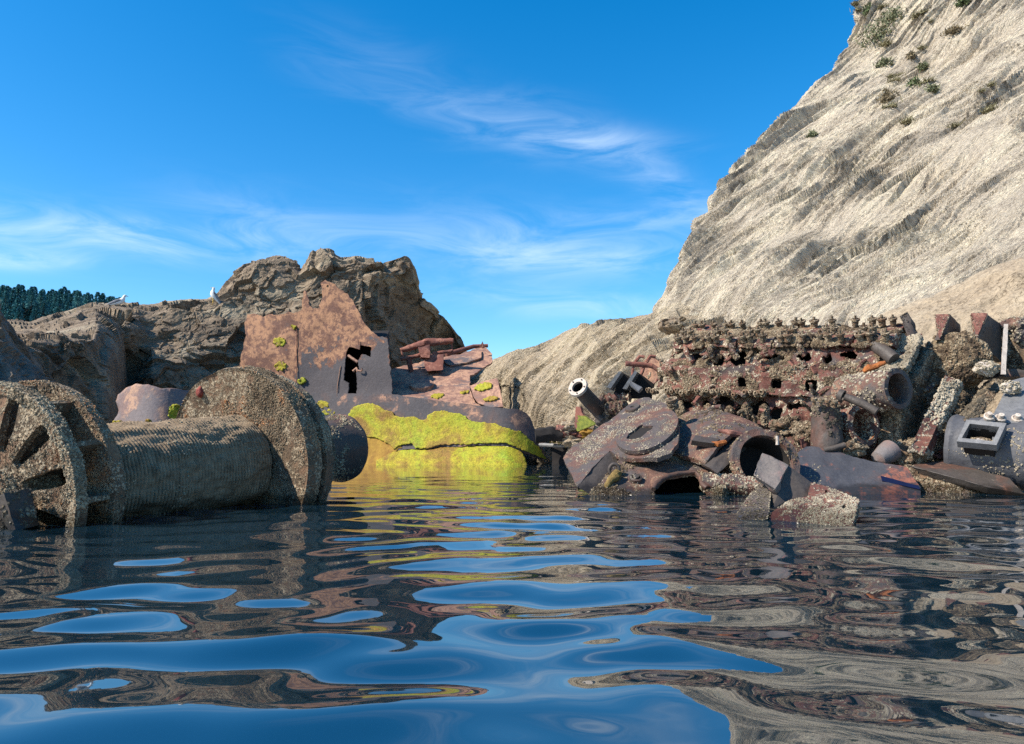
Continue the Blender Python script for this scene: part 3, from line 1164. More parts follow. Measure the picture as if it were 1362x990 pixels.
M_ENGINE = rust_mat('encrusted_engine_iron', (0.062, 0.05, 0.047), (0.12, 0.048, 0.036), (0.30, 0.13, 0.08), (0.45, 0.15, 0.035), (0.40, 0.34, 0.25), 1.0, 0.44, None, 0.52, 0.64, 0.52, 0.6, 0.012)
M_CRUST = rust_mat('barnacle_crusted_iron', (0.12, 0.083, 0.053), (0.17, 0.10, 0.06), (0.30, 0.215, 0.135), (0.38, 0.17, 0.07), (0.33, 0.26, 0.175), 1.1, 0.45, None, 0.47, 0.66, 0.48, 0.8, 0.02)
M_ROPE = plain_mat('weedy_wire_rope', (0.14, 0.098, 0.06), (0.28, 0.205, 0.13), 14, 0.9, 0.01, 0.3, True)
M_BITT = rust_mat('red_rusted_steel', (0.13, 0.06, 0.05), (0.19, 0.075, 0.055), (0.30, 0.14, 0.10), (0.36, 0.14, 0.07), (0.40, 0.3, 0.22), 0.9, 0.45, None, 0.52, 0.68, 0.7, 0.75, 0.01)
M_HOLLOW = plain_mat('black_and_shade', (0.012, 0.011, 0.011), (0.022, 0.018, 0.016), 3, 0.95, 0)  # near black: puts shade into openings, also colours plain black parts
M_ORANGE = plain_mat('bright_orange_rust', (0.20, 0.06, 0.018), (0.38, 0.13, 0.035), 22, 0.85, 0.01)
M_PALE = plain_mat('pale_weathered_flange', (0.36, 0.30, 0.25), (0.52, 0.45, 0.38), 18, 0.8, 0.006)
M_GREYMETAL = plain_mat('bare_grey_steel', (0.11, 0.11, 0.112), (0.175, 0.172, 0.17), 16, 0.5, 0.004, 0.5)
M_BARN = barnacle_mat('barnacles', [(0.0, (0.09, 0.07, 0.048)), (0.3, (0.21, 0.165, 0.11)), (0.5, (0.35, 0.285, 0.19)), (0.66, (0.47, 0.395, 0.275)), (0.82, (0.28, 0.17, 0.10)), (1.0, (0.36, 0.17, 0.07))])
M_BARN_W = barnacle_mat('white_barnacles', [(0.0, (0.12, 0.10, 0.075)), (0.35, (0.28, 0.235, 0.17)), (0.6, (0.40, 0.34, 0.25)), (0.8, (0.50, 0.44, 0.34)), (1.0, (0.30, 0.19, 0.13))])
M_BARN_E = barnacle_mat('engine_growth', [(0.0, (0.04, 0.029, 0.022)), (0.28, (0.09, 0.062, 0.04)), (0.48, (0.19, 0.14, 0.088)), (0.66, (0.36, 0.29, 0.195)), (0.82, (0.20, 0.10, 0.06)), (1.0, (0.34, 0.15, 0.06))], 0.9, 3.6)
M_BARN_D = barnacle_mat('mussels', [(0.0, (0.035, 0.032, 0.03)), (0.45, (0.09, 0.075, 0.055)), (0.7, (0.20, 0.16, 0.11)), (0.9, (0.36, 0.30, 0.21)), (1.0, (0.24, 0.09, 0.04))])
M_BARN_RED = barnacle_mat('orange_barnacles', [(0.0, (0.10, 0.068, 0.044)), (0.3, (0.19, 0.135, 0.085)), (0.46, (0.29, 0.215, 0.135)), (0.58, (0.35, 0.275, 0.185)), (0.68, (0.38, 0.20, 0.10)), (0.80, (0.52, 0.22, 0.08)), (1.0, (0.28, 0.10, 0.06))])


def algae_mat():
    m, k, b = new_mat('sea_lettuce')
    v = coords(k)
    n1, n2, n3 = k.noise(v, 1.1, 5, 0.6, 0.6), k.noise(v, 5.5, 6, 0.65, 0.5), k.noise(v, 22, 4, 0.7)
    col = k.ramp(n1, [(0.37, (0.23, 0.13, 0.025)), (0.48, (0.35, 0.29, 0.018)), (0.60, (0.31, 0.32, 0.018)), (0.78, (0.20, 0.29, 0.02))])
    col = k.mix(k.math('MULTIPLY', k.step(n2, 0.50, 0.66), 0.75), col, (0.22, 0.15, 0.02))
    col = k.mix(0.9, col, k.ramp(n3, [(0.3, 0.45), (0.68, 1.3)]), 'MULTIPLY')
    k.put(b.inputs['Base Color'], col)
    b.inputs['Roughness'].default_value = 0.7
    b.inputs['Specular IOR Level'].default_value = 0.3
    bump(k, b, k.math('ADD', k.math('MULTIPLY', n2, 0.5), n3), 0.02)
    return m


M_ALGAE = algae_mat()
M_STAIN = plain_mat('orange_weed_film', (0.20, 0.10, 0.02), (0.33, 0.20, 0.03), 2.5, 0.8, 0.02)

# ------------------------------------------------------------------ the trawl winch in the left foreground
CL, CR = P(20, 654, 5.2), P(318, 614, 7.0)
AX = unit(CR - CL)
LEN = float(np.linalg.norm(CR - CL))
win = thing('trawl_winch', 'big barnacle covered winch with rope filled drum, half sunk in the water', 'winch', tuple((CL + CR) / 2 * (1, 1, 0) + (0, 0, -0.3)))

# rope filled drum
mb = MB()
NC = 58
tt = np.linspace(0.16, LEN - 0.02, NC * 9)


def rope_fn(t, r, a):
    ph = (t - 0.16) / (LEN - 0.18) * NC + a / (2 * math.pi)
    coil = np.sqrt(np.abs(np.sin(math.pi * ph)))
    strand = np.abs(np.sin(a * 46 + 3.1 * np.floor(ph) + 2.0 * (ph % 1.0)))
    q = np.stack([np.cos(a) * 3, np.sin(a) * 3, t * 3], -1).reshape(-1, 3)
    lump = fbm(q, 3, 0.5, 4).reshape(r.shape)
    return r + (0.013 + 0.012 * lump) * coil + 0.0055 * strand * coil * (0.6 + 0.9 * lump) + 0.012 * lump


mb.lathe(frame(CL, AX), np.stack([tt, np.full(len(tt), 0.405)], 1), 300, 0, fn=rope_fn)
mb.encrust(9000, 0.004, 0.012, 1, 0.22, 2.2, seed=3)
link('rope_drum', mb, [M_ROPE, M_BARN], win, 60)

# left flange: two rims on a web with radial slots, slightly bent off the axle
axl = unit(AX + np.array([-0.07, 0.10, 0.02]))
FL = frame(CL - axl * 0.02, axl, (0, 0, 1))


def disc_map(m, t=0.0, dish=0.0, Rr=1.0):
    def f(u, v):
        r = np.hypot(u, v) / Rr
        return xf(m, np.stack([u, v, t + dish * (1 - r * r)], 1))
    return f


def slot(a, r0, r1, w0, w1, n=7):
    c, s = math.cos(a), math.sin(a)
    pts = []
    for i in range(n):
        q = i / (n - 1)
        pts.append((r0 + (r1 - r0) * q, (w0 + (w1 - w0) * q) * (0.75 + 0.25 * math.sin(math.pi * q))))
    pts = pts + [(r, -w_) for r, w_ in pts[::-1]]
    return [(r * c - q * s, r * s + q * c) for r, q in pts]


RL = 0.74
mb = MB()
slots = [slot(R(a), 0.30, 0.66, 0.046, 0.072) for a in range(18, 378, 30)]
mb.sheet(ellipse(0, 0, RL - 0.01, RL - 0.01, 0, 90), slots, disc_map(FL, -0.10, -0.05, RL), 0.05, 0.05, 0, direction=axl, front=True)
mb.rough(0.045, 0.010, 9, 3, seed=5)
mb.encrust(26000, 0.004, 0.011, 1, -0.05, 1.6, seed=8, tall=0.8)
link('slotted_flange', mb, [M_CRUST, M_BARN_RED], win, 40)
mb = MB()
mb.lathe(FL, [(-0.13, RL - 0.07), (-0.13, RL), (-0.05, RL + 0.012), (-0.045, RL - 0.06), (-0.13, RL - 0.07)], 110)
mb.rough(0.05, 0.010, 9, 3, seed=6)
mb.encrust(8000, 0.004, 0.012, 1, -0.15, 3, seed=9, tall=0.8)
link('outer_rim', mb, [M_CRUST, M_BARN], win, 40)
mb = MB()
m2 = FL.copy()
m2[:3, 3] += axl * 0.20
mb.lathe(m2, [(-0.045, 0.30), (-0.045, RL - 0.02), (-0.05, RL + 0.015), (0.04, RL + 0.01), (0.045, 0.3), (-0.045, 0.3)], 110)
mb.rough(0.055, 0.010, 9, 3, seed=7)
mb.encrust(16000, 0.004, 0.011, 1, -0.05, 2.5, seed=10, tall=0.8)
link('inner_rim', mb, [M_CRUST, M_BARN_RED], win, 40)
mb = MB()
for a in range(33, 393, 30):                       # webs that tie the two rims together
    c, s = math.cos(R(a)), math.sin(R(a))
    m3 = FL.copy()
    m3[:3, :3] = FL[:3, :3] @ np.array([[c, -s, 0], [s, c, 0], [0, 0, 1]])
    m3[:3, 3] = xf(FL, np.array([[0.49 * c, 0.49 * s, 0.05]]))[0]
    mb.box(m3, 0.46, 0.035, 0.24)
mb.rough(0.06, 0.008, 9, 3, seed=3)
link('flange_webs', mb, [M_CRUST], win, 40)
mb = MB()
mb.lathe(FL, [(-0.20, 0.001), (-0.20, 0.20), (-0.15, 0.25), (0.2, 0.25)], 40)
mb.rough(0.05, 0.014, 8, 3, seed=13)
mb.encrust(2600, 0.006, 0.018, 1, -0.2, 3, seed=14)
link('hub', mb, [M_CRUST, M_BARN], win, 40)
mb = MB()                                          # broken brake arm and shaft stub before the hub
dn = np.array([0.1, -0.12, -1.0])
side = unit(np.cross(axl, (0, 0, 1)))
c0 = CL - axl * 0.30
mb.rod(CL - axl * 0.16, CL - axl * 0.62 + np.array([0, 0, -0.10]), 0.105, 0.095, 20)
mb.box(frame(c0 + side * 0.30 + np.array([0, 0, -0.13]), axl, side + np.array([0, 0, 0.42])), 0.40, 0.24, 0.16)
mb.box(frame(c0 + side * -0.20 - axl * 0.1 + np.array([0, 0, -0.10]), axl, side + np.array([0, 0, -0.75])), 0.62, 0.20, 0.14)
mb.rough(0.05, 0.014, 7, 3, seed=17)
mb.encrust(2600, 0.006, 0.016, 1, 0.0, 3, seed=18)
link('brake_arm', mb, [M_DARK, M_BARN_D], win, 40)

# right flange, its gear rings and the warping head
FR = frame(CR, AX, (0, 0, 1))
RR = 0.865
mb = MB()
mb.lathe(FR, [(0.02, 0.38), (-0.01, 0.62), (-0.05, RR - 0.02), (-0.06, RR), (0.10, RR + 0.012), (0.115, RR - 0.07), (0.10, 0.4)], 150)
mb.rough(0.04, 0.014, 7, 4, big=0.012, bigf=3, seed=21)
mb.encrust(60000, 0.004, 0.012, 1, -0.05, 1.5, seed=22, tall=0.85)
link('drum_flange', mb, [M_CRUST, M_BARN_RED], win, 40)
mb = MB()
mb.lathe(FR, [(0.10, 0.5), (0.21, 0.5), (0.21, RR - 0.06), (0.225, RR - 0.03), (0.36, RR - 0.06), (0.38, RR - 0.12), (0.38, 0.5)], 130)
mb.rough(0.045, 0.012, 7, 4, seed=23)
mb.encrust(26000, 0.004, 0.011, 1, -0.05, 2.5, seed=24, tall=0.85)
link('gear_ring', mb, [M_CRUST, M_BARN], win, 40)
mb = MB()
mb.lathe(FR, [(0.37, 0.5), (0.40, 0.66), (0.47, 0.68), (0.50, 0.60), (0.66, 0.585), (0.69, 0.52), (0.70, 0.2)], 100)
mb.rough(0.045, 0.010, 7, 4, seed=25)
mb.encrust(14000, 0.004, 0.012, 1, -0.1, 2.5, seed=26)
link('gear_housing', mb, [M_CRUST, M_BARN_D], win, 40)
mb = MB()
mb.lathe(FR, [(0.69, 0.28), (0.86, 0.29), (0.98, 0.285), (1.2, 0.30), (1.36, 0.335), (1.42, 0.36), (1.44, 0.375), (1.47, 0.372), (1.475, 0.33), (1.47, 0.001)], 80)
mb.rough(0.05, 0.006, 7, 3, seed=27)
mb.encrust(6500, 0.006, 0.016, 1, -0.05, 2.6, seed=28, keep=lambda p: (p - CR) @ AX < 1.43)
link('warping_head', mb, [M_DARK, M_BARN], win, 40)
mb = MB()
cl = xf(FR, np.array([[0.66, -0.42, -0.05]]))[0]
mb.blob(cl, (0.035, 0.03, 0.05), 3, 2)
link('red_sponge', mb, [plain_mat('red_sponge_skin', (0.16, 0.03, 0.025), (0.28, 0.07, 0.05), 20)], win, 180)

# ------------------------------------------------------------------ the stranded bow, mid distance
def hullY(px, py):
    px, py = np.asarray(px, float), np.asarray(py, float)
    return 24.9 - 0.0070 * (px - 320) - 0.0045 * np.clip(py - 520, 0, 200) - 0.00006 * np.clip(py - 560, 0, 90) ** 2 + 0.00028 * np.clip(px - 660, 0, 80) ** 2


def hull_map(off=0.0):
    def f(px, py):
        p = P(px, py, hullY(px, py) - off)
        q = p * 0.7
        p[:, 1] += 0.05 * fbm(q, 3, 0.5, 3)
        return p
    return f


bow = thing('wrecked_bow', 'torn rusty ship bow with yellow green weed along its waterline below the ridge', 'shipwreck', (-1.5, 24.0, 0))
plate_o = [(316, 560), (318, 500), (321, 472), (327, 446), (325, 430), (329, 418), (338, 417), (350, 421), (362, 417), (371, 419), (384, 415), (391, 417), (397, 414), (402, 411),
           (403, 396), (405, 385), (408, 390), (411, 401), (417, 410), (423, 411), (427, 402), (428, 388), (427, 377), (433, 373), (440, 376), (446, 379), (455, 386), (462, 391),
           (470, 402), (478, 416), (484, 429), (491, 438), (499, 445), (506, 448), (516, 449), (517, 470), (520, 500), (521.5, 524.5), (521.5, 560)]
hole = [(464, 461), (478, 465), (479, 459), (494, 462), (493, 475), (486, 472), (481, 471), (476, 481), (478, 491), (474, 496), (475, 510), (474, 532), (462, 530), (464, 510), (457, 506), (459, 481), (460, 469)]
mb = MB()
mb.sheet(rag(plate_o, 2.5, 1.6, 0.16), [rag(hole, 2, 0.8, 0.3), ellipse(436, 381, 1.6, 1.8, 0, 10), rag([(410, 401), (416, 405), (420, 410), (416, 410), (411, 406)], 2, .4)],
         hull_map(0.02), 0.05, 5.0, 0)
link('torn_side_plate', mb, [M_SIDE], bow, 30)
for x_ in (394.5, 476.5):                           # welded seams and the outline of a lost door
    mb = MB()
    pts = [P(x_, y_, hullY(x_, y_) - 0.05) for y_ in np.linspace(438 if x_ < 400 else 452, 525 if x_ < 400 else 458, 14)]
    mb.path(pts, 0.014, 6)
    link('weld_seam', mb, [M_PLATE_RED], bow, 60)
mb = MB()
q = [(453, 487), (449, 512), (448, 527), (461, 531)]
mb.path([P(x_, y_, hullY(x_, y_) - 0.05) for x_, y_ in q], 0.014, 6)
link('door_outline', mb, [M_DECK], bow, 60)
mb = MB()
mb.path([P(x_, y_, hullY(x_, y_) - 0.12) for x_, y_ in [(476, 493), (480, 494), (482, 492), (481, 490)]], 0.025, 6)
link('door_handle', mb, [M_DECK], bow, 60)
mb = MB()                                           # black box added behind the doorway to keep its inside dark
def behind_hull(px, py, d):
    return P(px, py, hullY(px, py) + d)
mb.hexa([behind_hull(440, 452, 0.12), behind_hull(512, 452, 0.12), behind_hull(512, 540, 0.12), behind_hull(440, 540, 0.12), behind_hull(440, 440, 1.6), behind_hull(518, 440, 1.6), behind_hull(518, 540, 1.6), behind_hull(440, 540, 1.6)])
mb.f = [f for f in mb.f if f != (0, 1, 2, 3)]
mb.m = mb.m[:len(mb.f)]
link('black_backing_box', mb, [M_HOLLOW], bow, None)
mb = MB()
for pts in ([(463, 473), (470, 478), (476, 482)], [(470, 494), (474, 490), (477, 496)]):
    p3 = [P(x_, y_, hullY(x_, y_) + 0.02) for x_, y_ in pts]
    mb.path(p3, 0.05, 6)
link('twisted_door_strip', mb, [M_DECK], bow, 60)

# hull side under the deck edge, a rounded strip that runs down into the water
def topY(px):
    return np.interp(px, [300, 430, 521, 560, 600, 650, 690, 702, 708, 716], [520, 522, 524.5, 530, 535, 541, 545, 550, 556, 568])
mb = MB()
side_o = [(300, 560), (300, 521), (521, 524.5), (560, 530), (600, 535), (650, 541), (690, 545), (700, 549), (706, 556), (710, 568), (718, 585), (728, 611), (722, 611), (703, 604), (675, 593), (635, 592),
          (613, 594), (584, 594), (569, 598), (547, 597), (522, 600), (505, 605), (495, 622), (300, 630)]
mb.sheet(rag(side_o, 4, 0.7, 0.12), [], hull_map(0.06), 0.06, 6.0, 0)
link('hull_side', mb, [M_STEEL], bow, 35)
mb = MB()                                           # weed: a thick bumpy mat with a ragged upper edge
weed = [(462, 560), (466, 547), (472, 541), (480, 538), (488, 537), (495.5, 537), (504, 541), (512, 546), (522, 548), (525, 553), (532, 555), (538, 556), (551, 554), (560, 559), (567, 558), (569, 552), (578, 548), (591, 547),
        (604, 550), (612, 551), (618, 554), (627, 561), (640, 562), (655, 563), (669, 568), (684, 573), (693, 574), (704, 584), (716, 595), (727, 611), (716, 607), (702, 602), (675, 590), (635, 590), (613, 592),
        (584, 592), (569, 597), (553, 597), (547, 590), (535, 592), (524, 597), (515, 590), (500, 582), (480, 580)]


def weed_map(px, py):
    p = P(px, py, hullY(px, py) - 0.09)
    d = 0.010 * fbm(p * 4.5, 4, 0.75, 6) + 0.012 * ridged(p * 1.3, 2, .5, 3)
    p[:, 1] -= d + 0.03
    p[:, 2] += 0.3 * d
    return p


mb.sheet(rag(weed, 2, 1.5, 0.25), [], weed_map, 0.1, 1.5, 0, direction=(0, 1, 0))
wd = link('weed_mat', mb, [M_ALGAE], bow, 180)
mb = MB()                                           # lower shelf of the hull under the split, also weeded
shelf = [(500, 613), (512, 606), (524, 600), (547, 598), (569, 599), (590, 595), (613, 594), (640, 593), (675, 594), (690, 598), (697, 606), (702, 622), (690, 630), (500, 630)]


def shelf_map(px, py):
    p = P(px, py, hullY(px, 590) - 0.05 - 0.018 * np.clip(np.asarray(py) - 592, 0, 60))
    d = 0.025 * fbm(p * 3.4, 4, 0.7, 9)
    p[:, 1] -= d
    return p


mb.sheet(rag(shelf, 2, 0.8, 0.25), [], shelf_map, 0.25, 2.4, 0, direction=(0, 1, 0))
link('weeded_hull_shelf', mb, [M_ALGAE], bow, 180)
mb = MB()
stain = [(440, 565), (470, 560), (495, 566), (530, 585), (536, 596), (524, 604), (512, 612), (505, 626), (440, 626)]
mb.sheet(rag(stain, 2, 4.0, 0.2), [], hull_map(0.075), 0.06, 4, 0)
link('orange_weed_patch', mb, [M_STAIN], bow, 180)
for cx, cy, a, b_ in [(372, 455, 9, 6), (373, 487, 8, 6), (429, 538, 9, 5), (401, 507, 6, 4), (437, 549, 9, 4), (391, 435, 4, 3)]:
    mb = MB()
    mb.sheet(rag(ellipse(cx, cy, a, b_, 0, 16), 2, 2.0, 0.3, cx), [], lambda px, py: P(px, py, hullY(px, py) - 0.07 - 0.05 * fbm(np.stack([px, py, 0 * px], 1) * 0.3, 2)), 0.08, 1.6, 0, direction=(0, 1, 0))
    link('weed_tuft', mb, [M_ALGAE], bow, 180)

# tilted foredeck behind the hull edge
deckY = planeY((521, 528, 23.6), (655, 541, 22.8), (560, 478, 26.8))
mb = MB()
deck_o = [(519, 532), (520, 492), (540, 486), (565, 480), (592, 475), (620, 468), (645, 461), (654, 470), (655, 482), (640, 490), (632, 497), (628, 505), (624, 510), (626, 522), (632, 534), (640, 541), (600, 537), (560, 532)]
mb.sheet(rag(deck_o, 3, 1.0, 0.2), [rag([(598, 480), (604, 476), (613, 480), (610, 486), (602, 485)], 2, .5), rag([(625, 500), (632, 498), (630, 506), (625, 508)], 2, .4)],
         lambda px, py: P(px, py, deckY(px, py)) + np.array([0, 0, 1.0]) * (0.05 * fbm(P(px, py, deckY(px, py)) * 1.2, 3))[:, None], 0.06, 4, 0)
link('foredeck', mb, [M_DECK], bow, 30)
mb = MB()
flapY = planeY((626, 512, 23.4), (662, 505, 23.2), (640, 540, 22.6))
mb.sheet(rag([(625, 513), (640, 508), (661, 503), (665, 518), (669, 541), (652, 542), (637, 537), (630, 528)], 3, 0.7), [], lambda px, py: P(px, py, flapY(px, py)), 0.06, 4, 0)
link('deck_flap', mb, [M_DECK], bow, 30)
for cx, cy, a, b_, r_, fn_ in [(643, 514, 12, 4.5, -0.2, flapY), (653, 530, 10, 3, -0.1, flapY), (582, 526, 8, 3.5, -0.1, deckY), (618, 521, 6, 2, -.2, deckY)]:
    mb = MB()
    mb.sheet(rag(ellipse(cx, cy, a, b_, r_, 20), 2, 1.6, 0.3, cx), [], lambda px, py, fn_=fn_: P(px, py, fn_(px, py) - 0.08 - 0.04 * fbm(np.stack([px, py, 0 * px], 1) * 0.3, 2)), 0.07, 1.6, 0, direction=(0, 0.8, -0.5))
    link('deck_weed', mb, [M_ALGAE], bow, 180)
mb = MB()
dn_ = deckY.normal
hc = P(561, 515, deckY(561, 515))
mb.lathe(frame(hc, dn_, (1, 0, 0)), [(-0.02, 0.39), (0.12, 0.39), (0.14, 0.36), (0.14, 0.001)], 40)
for v_ in mb.v:
    pass
link('hatch_cover', mb, [M_DECK], bow, 40)
mb = MB()                                           # bulwark rail along the far deck edge
mb.path([P(x_, y_, deckY(x_, y_) - 0.05) for x_, y_ in [(593, 472), (610, 467), (630, 461), (649, 462 - 2)]], [0.09, 0.09, 0.08, 0.07], 8)
link('bulwark_rail', mb, [M_BITT], bow, 50)
mb = MB()
mb.path([P(640, 462, 27.0), P(641, 456, 27.0), P(643, 463, 27)], 0.06, 6)
link('rail_stump', mb, [M_BITT], bow, 50)
mb = MB()                                           # coaming plates beside the rail
mb.sheet(rag([(588, 477), (600, 475), (622, 470), (640, 466), (640, 476), (622, 482), (600, 486), (594, 484)], 3, .8), [], lambda px, py: P(px, py, deckY(px, py) - 0.25), 0.05, 4, 0)
link('coaming', mb, [M_DECK], bow, 30)

# mooring bitts
bt = link('mooring_bitt', MB().rough(1, 0, 1) if False else (lambda q: q)(MB().path([P(533, 466, 25.7), P(548, 462, 25.7), P(566, 456, 25.6), P(585, 454.5, 25.6), P(603, 453.5, 25.5)], [0.075, 0.11, 0.15, 0.12, 0.08], 8)).rough(0.12, 0.03, 4), [M_BITT], bow, 50)
for nm, pts, r_ in [('lower_bar', [(533, 478), (545, 476), (560, 472)], 0.075), ('lower_bar', [(575, 471), (590, 468.5), (602, 467)], 0.065), ('post', [(544, 478), (545.5, 488), (547.5, 497)], 0.085),
                    ('tie_rod', [(534, 467), (537, 477)], 0.035), ('tie_rod', [(600, 456), (602, 468)], 0.035)]:
    mb = MB()
    mb.path([P(x_, y_, 25.6) for x_, y_ in pts], r_, 8)
    if r_ > 0.05:
        mb.rough(0.12, 0.02, 4)
    link(nm, mb, [M_BITT], bt, 50)
mb = MB()
mb.hexa([P(556, 462, 25.4), P(571, 459, 25.4), P(571, 476, 25.3), P(559, 476, 25.3), P(558, 462, 26), P(571, 459, 26), P(571, 478, 26), P(559, 478, 26)])
mb.rough(0.1, 0.05, 3)
link('melted_casting', mb, [M_BITT], bt, 50)
mb = MB()
mb.hexa([P(563, 473, 25.5), P(590, 471, 25.5), P(589, 492, 25.2), P(566, 494, 25.2), P(566, 472, 26.4), P(590, 470, 26.4), P(589, 486, 26.4), P(566, 488, 26.4)])
mb.rough(0.12, 0.03, 3)
link('bitt_shadow_block', mb, [M_BITT], bt, 50)  # block fills the shadow under the bars, coloured as dark rust

# a loose bent hull plate behind the winch
mb = MB()
frag = [(128, 600), (134, 575), (140, 570), (150, 562), (156, 552), (158, 546), (154, 534), (157, 525), (168, 516), (181, 510.5), (190, 512), (198, 511.5), (215, 517), (228, 516), (244, 519), (262, 520), (262, 600)]
mb.sheet(rag(frag, 3, 0.6), [], lambda px, py: P(px, py, 12.4 + 0.00016 * (px - 200) ** 2 - 0.004 * (py - 515)), 0.05, 4, 0)
fr = link('bent_hull_plate', mb, [rust_mat('pinkish_grey_plate', (0.15, 0.125, 0.125), (0.18, 0.12, 0.11), (0.36, 0.22, 0.15), (0.4, 0.2, 0.1), (0.45, 0.36, 0.3), 0.8, 0.5, None, 0.53, 0.70, 0.66, 0.6, 0.008)], None, 180)
tag(fr, 'curved pinkish grey steel plate standing up behind the rope drum', 'steel plate')
for cx, cy, a, b_ in [(156, 563, 8, 4), (232, 549, 9, 11), (196, 561, 4, 4)]:
    mb = MB()
    mb.sheet(rag(ellipse(cx, cy, a, b_, 0, 18), 2, 2.0, 0.3, cx), [], lambda px, py: P(px, py, 12.0 + 0.00016 * (px - 200) ** 2 + 0.06 * fbm(np.stack([px, py, 0 * px], 1) * 0.3, 2)), 0.08, 1.6, 0, direction=(0, 1, 0))
    link('weed_tuft', mb, [M_ALGAE], fr, 180)


# ------------------------------------------------------------------ the big diesel engine on the right
E_O = np.array([P(868, 600, 11.2)[0], 11.2, 0.0])
E_R = np.array([P(1222, 600, 9.0)[0], 9.0, 0.0])
e1 = unit(E_R - E_O)
ELEN = float(np.linalg.norm(E_R - E_O))
E_O = E_O + np.array([0, 0, 0.10])
e1 = unit(e1 + np.array([0, 0, -0.075]))
e3 = unit(np.array([0, 0, 1.0]) - e1 * e1[2])
e2 = np.cross(e3, e1)                                       # into the engine, away from the camera
if e2[1] < 0:
    e2 = -e2


def E(u, d, h):
    """engine coordinates: metres along it from its far left end, into it, and up"""
    u, d, h = np.broadcast_arrays(np.asarray(u, float), np.asarray(d, float), np.asarray(h, float))
    return E_O + u[..., None] * e1 + d[..., None] * e2 + h[..., None] * e3


eng = thing('diesel_engine', 'huge rusty engine block topped by rows of studs under the pale cliff', 'engine', tuple(E_O * (1, 1, 0) + e1 * 1.7))


def face_plate(name, outline, holes, d, thick, mat, enc, seed, spacing=0.07, amp=0.02, mats=None, slope=0.0, h0=0.0, fine=0.06, parent=None):
    mb_ = MB()
    mb_.sheet(rag(outline, 0.06, 0.012, 5, seed), holes, lambda u, v: E(u, d + slope * (v - h0), v), thick, spacing, 0, direction=e2)
    mb_.rough(fine, amp, 7, 3, big=0.045, bigf=2.6, seed=seed)
    if enc:
        mb_.encrust(int(enc * 1.1), 0.006, 0.022, 1, 0.12, 2.2, seed=seed + 50, face=-e2)
    return link(name, mb_, mats or [mat, M_BARN_E], parent or eng, 40)


def ublob(u, h, a, b, n=14, rot=0.0):
    return [tuple(q) for q in ellipse(u, h, a, b, rot, n)]


# near black core added behind the openings, their shade in its colour
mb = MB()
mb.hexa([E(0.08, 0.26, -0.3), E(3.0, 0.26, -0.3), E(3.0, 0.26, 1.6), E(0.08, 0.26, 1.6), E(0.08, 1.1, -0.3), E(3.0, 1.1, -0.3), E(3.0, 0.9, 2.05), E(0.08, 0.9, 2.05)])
link('dark_core', mb, [M_HOLLOW], eng, None)

# cylinder block band with its square ports
band = [(0.0, 1.29), (0.7, 1.27), (1.5, 1.25), (2.3, 1.22), (2.95, 1.20), (2.95, 1.60), (2.4, 1.63), (1.6, 1.62), (0.8, 1.60), (0.3, 1.63), (0.0, 1.58)]
holes_ = []
for u, h, s_ in [(0.10, 1.43, 0.06), (1.30, 1.40, 0.065), (1.76, 1.39, 0.06), (2.22, 1.375, 0.065), (2.62, 1.39, 0.075), (0.86, 1.44, 0.03)]:
    holes_.append(rag([(u - s_, h - s_ * .9), (u + s_, h - s_ * .9), (u + s_, h + s_), (u - s_, h + s_)], 0.03, 0.008, 9, u))
face_plate('cylinder_block', band, holes_, 0.0, 0.07, M_ENGINE, 8000, 61)

# shelf over the band with the big torn ports
shelf_ = [(0.05, 1.58), (0.8, 1.60), (1.6, 1.62), (2.4, 1.63), (3.0, 1.60), (3.0, 1.74), (2.9, 1.90), (2.2, 1.92), (1.5, 1.90), (0.8, 1.91), (0.1, 1.92)]
holes_ = [rag(ublob(u, h, a, b), 0.03, 0.045, 7, u * 7) for u, h, a, b in
          [(0.60, 1.75, 0.13, 0.05), (0.90, 1.73, 0.07, 0.075), (1.15, 1.755, 0.15, 0.105), (1.55, 1.80, 0.20, 0.055), (1.82, 1.73, 0.055, 0.06), (2.08, 1.77, 0.10, 0.075), (2.36, 1.75, 0.075, 0.10), (2.62, 1.79, 0.11, 0.045), (0.28, 1.79, 0.12, 0.06)]]
face_plate('port_shelf', shelf_, holes_, 0.03, 0.08, M_ENGINE, 9000, 63, slope=0.55, h0=1.58, amp=0.03)

# lower crankcase, broken open
crank = [(0.2, -0.2), (3.0, -0.25), (3.05, 1.16), (2.4, 1.22), (1.6, 1.25), (0.8, 1.27), (0.1, 1.29)]
holes_ = [rag(ublob(u, h, a, b), 0.03, 0.05, 6, u * 5) for u, h, a, b in
          [(0.42, 1.09, 0.15, 0.08), (0.74, 1.00, 0.07, 0.14), (1.00, 1.10, 0.14, 0.09), (1.24, 0.93, 0.055, 0.15), (1.48, 1.06, 0.13, 0.08), (1.76, 0.98, 0.09, 0.12), (2.02, 0.80, 0.06, 0.14), (2.02, 1.10, 0.10, 0.05), (2.30, 0.55, 0.12, 0.1), (0.6, 0.75, 0.12, 0.1), (1.2, 0.65, 0.12, 0.1)]]
face_plate('crankcase', crank, holes_, 0.08, 0.08, M_ENGINE, 12000, 65, amp=0.04)
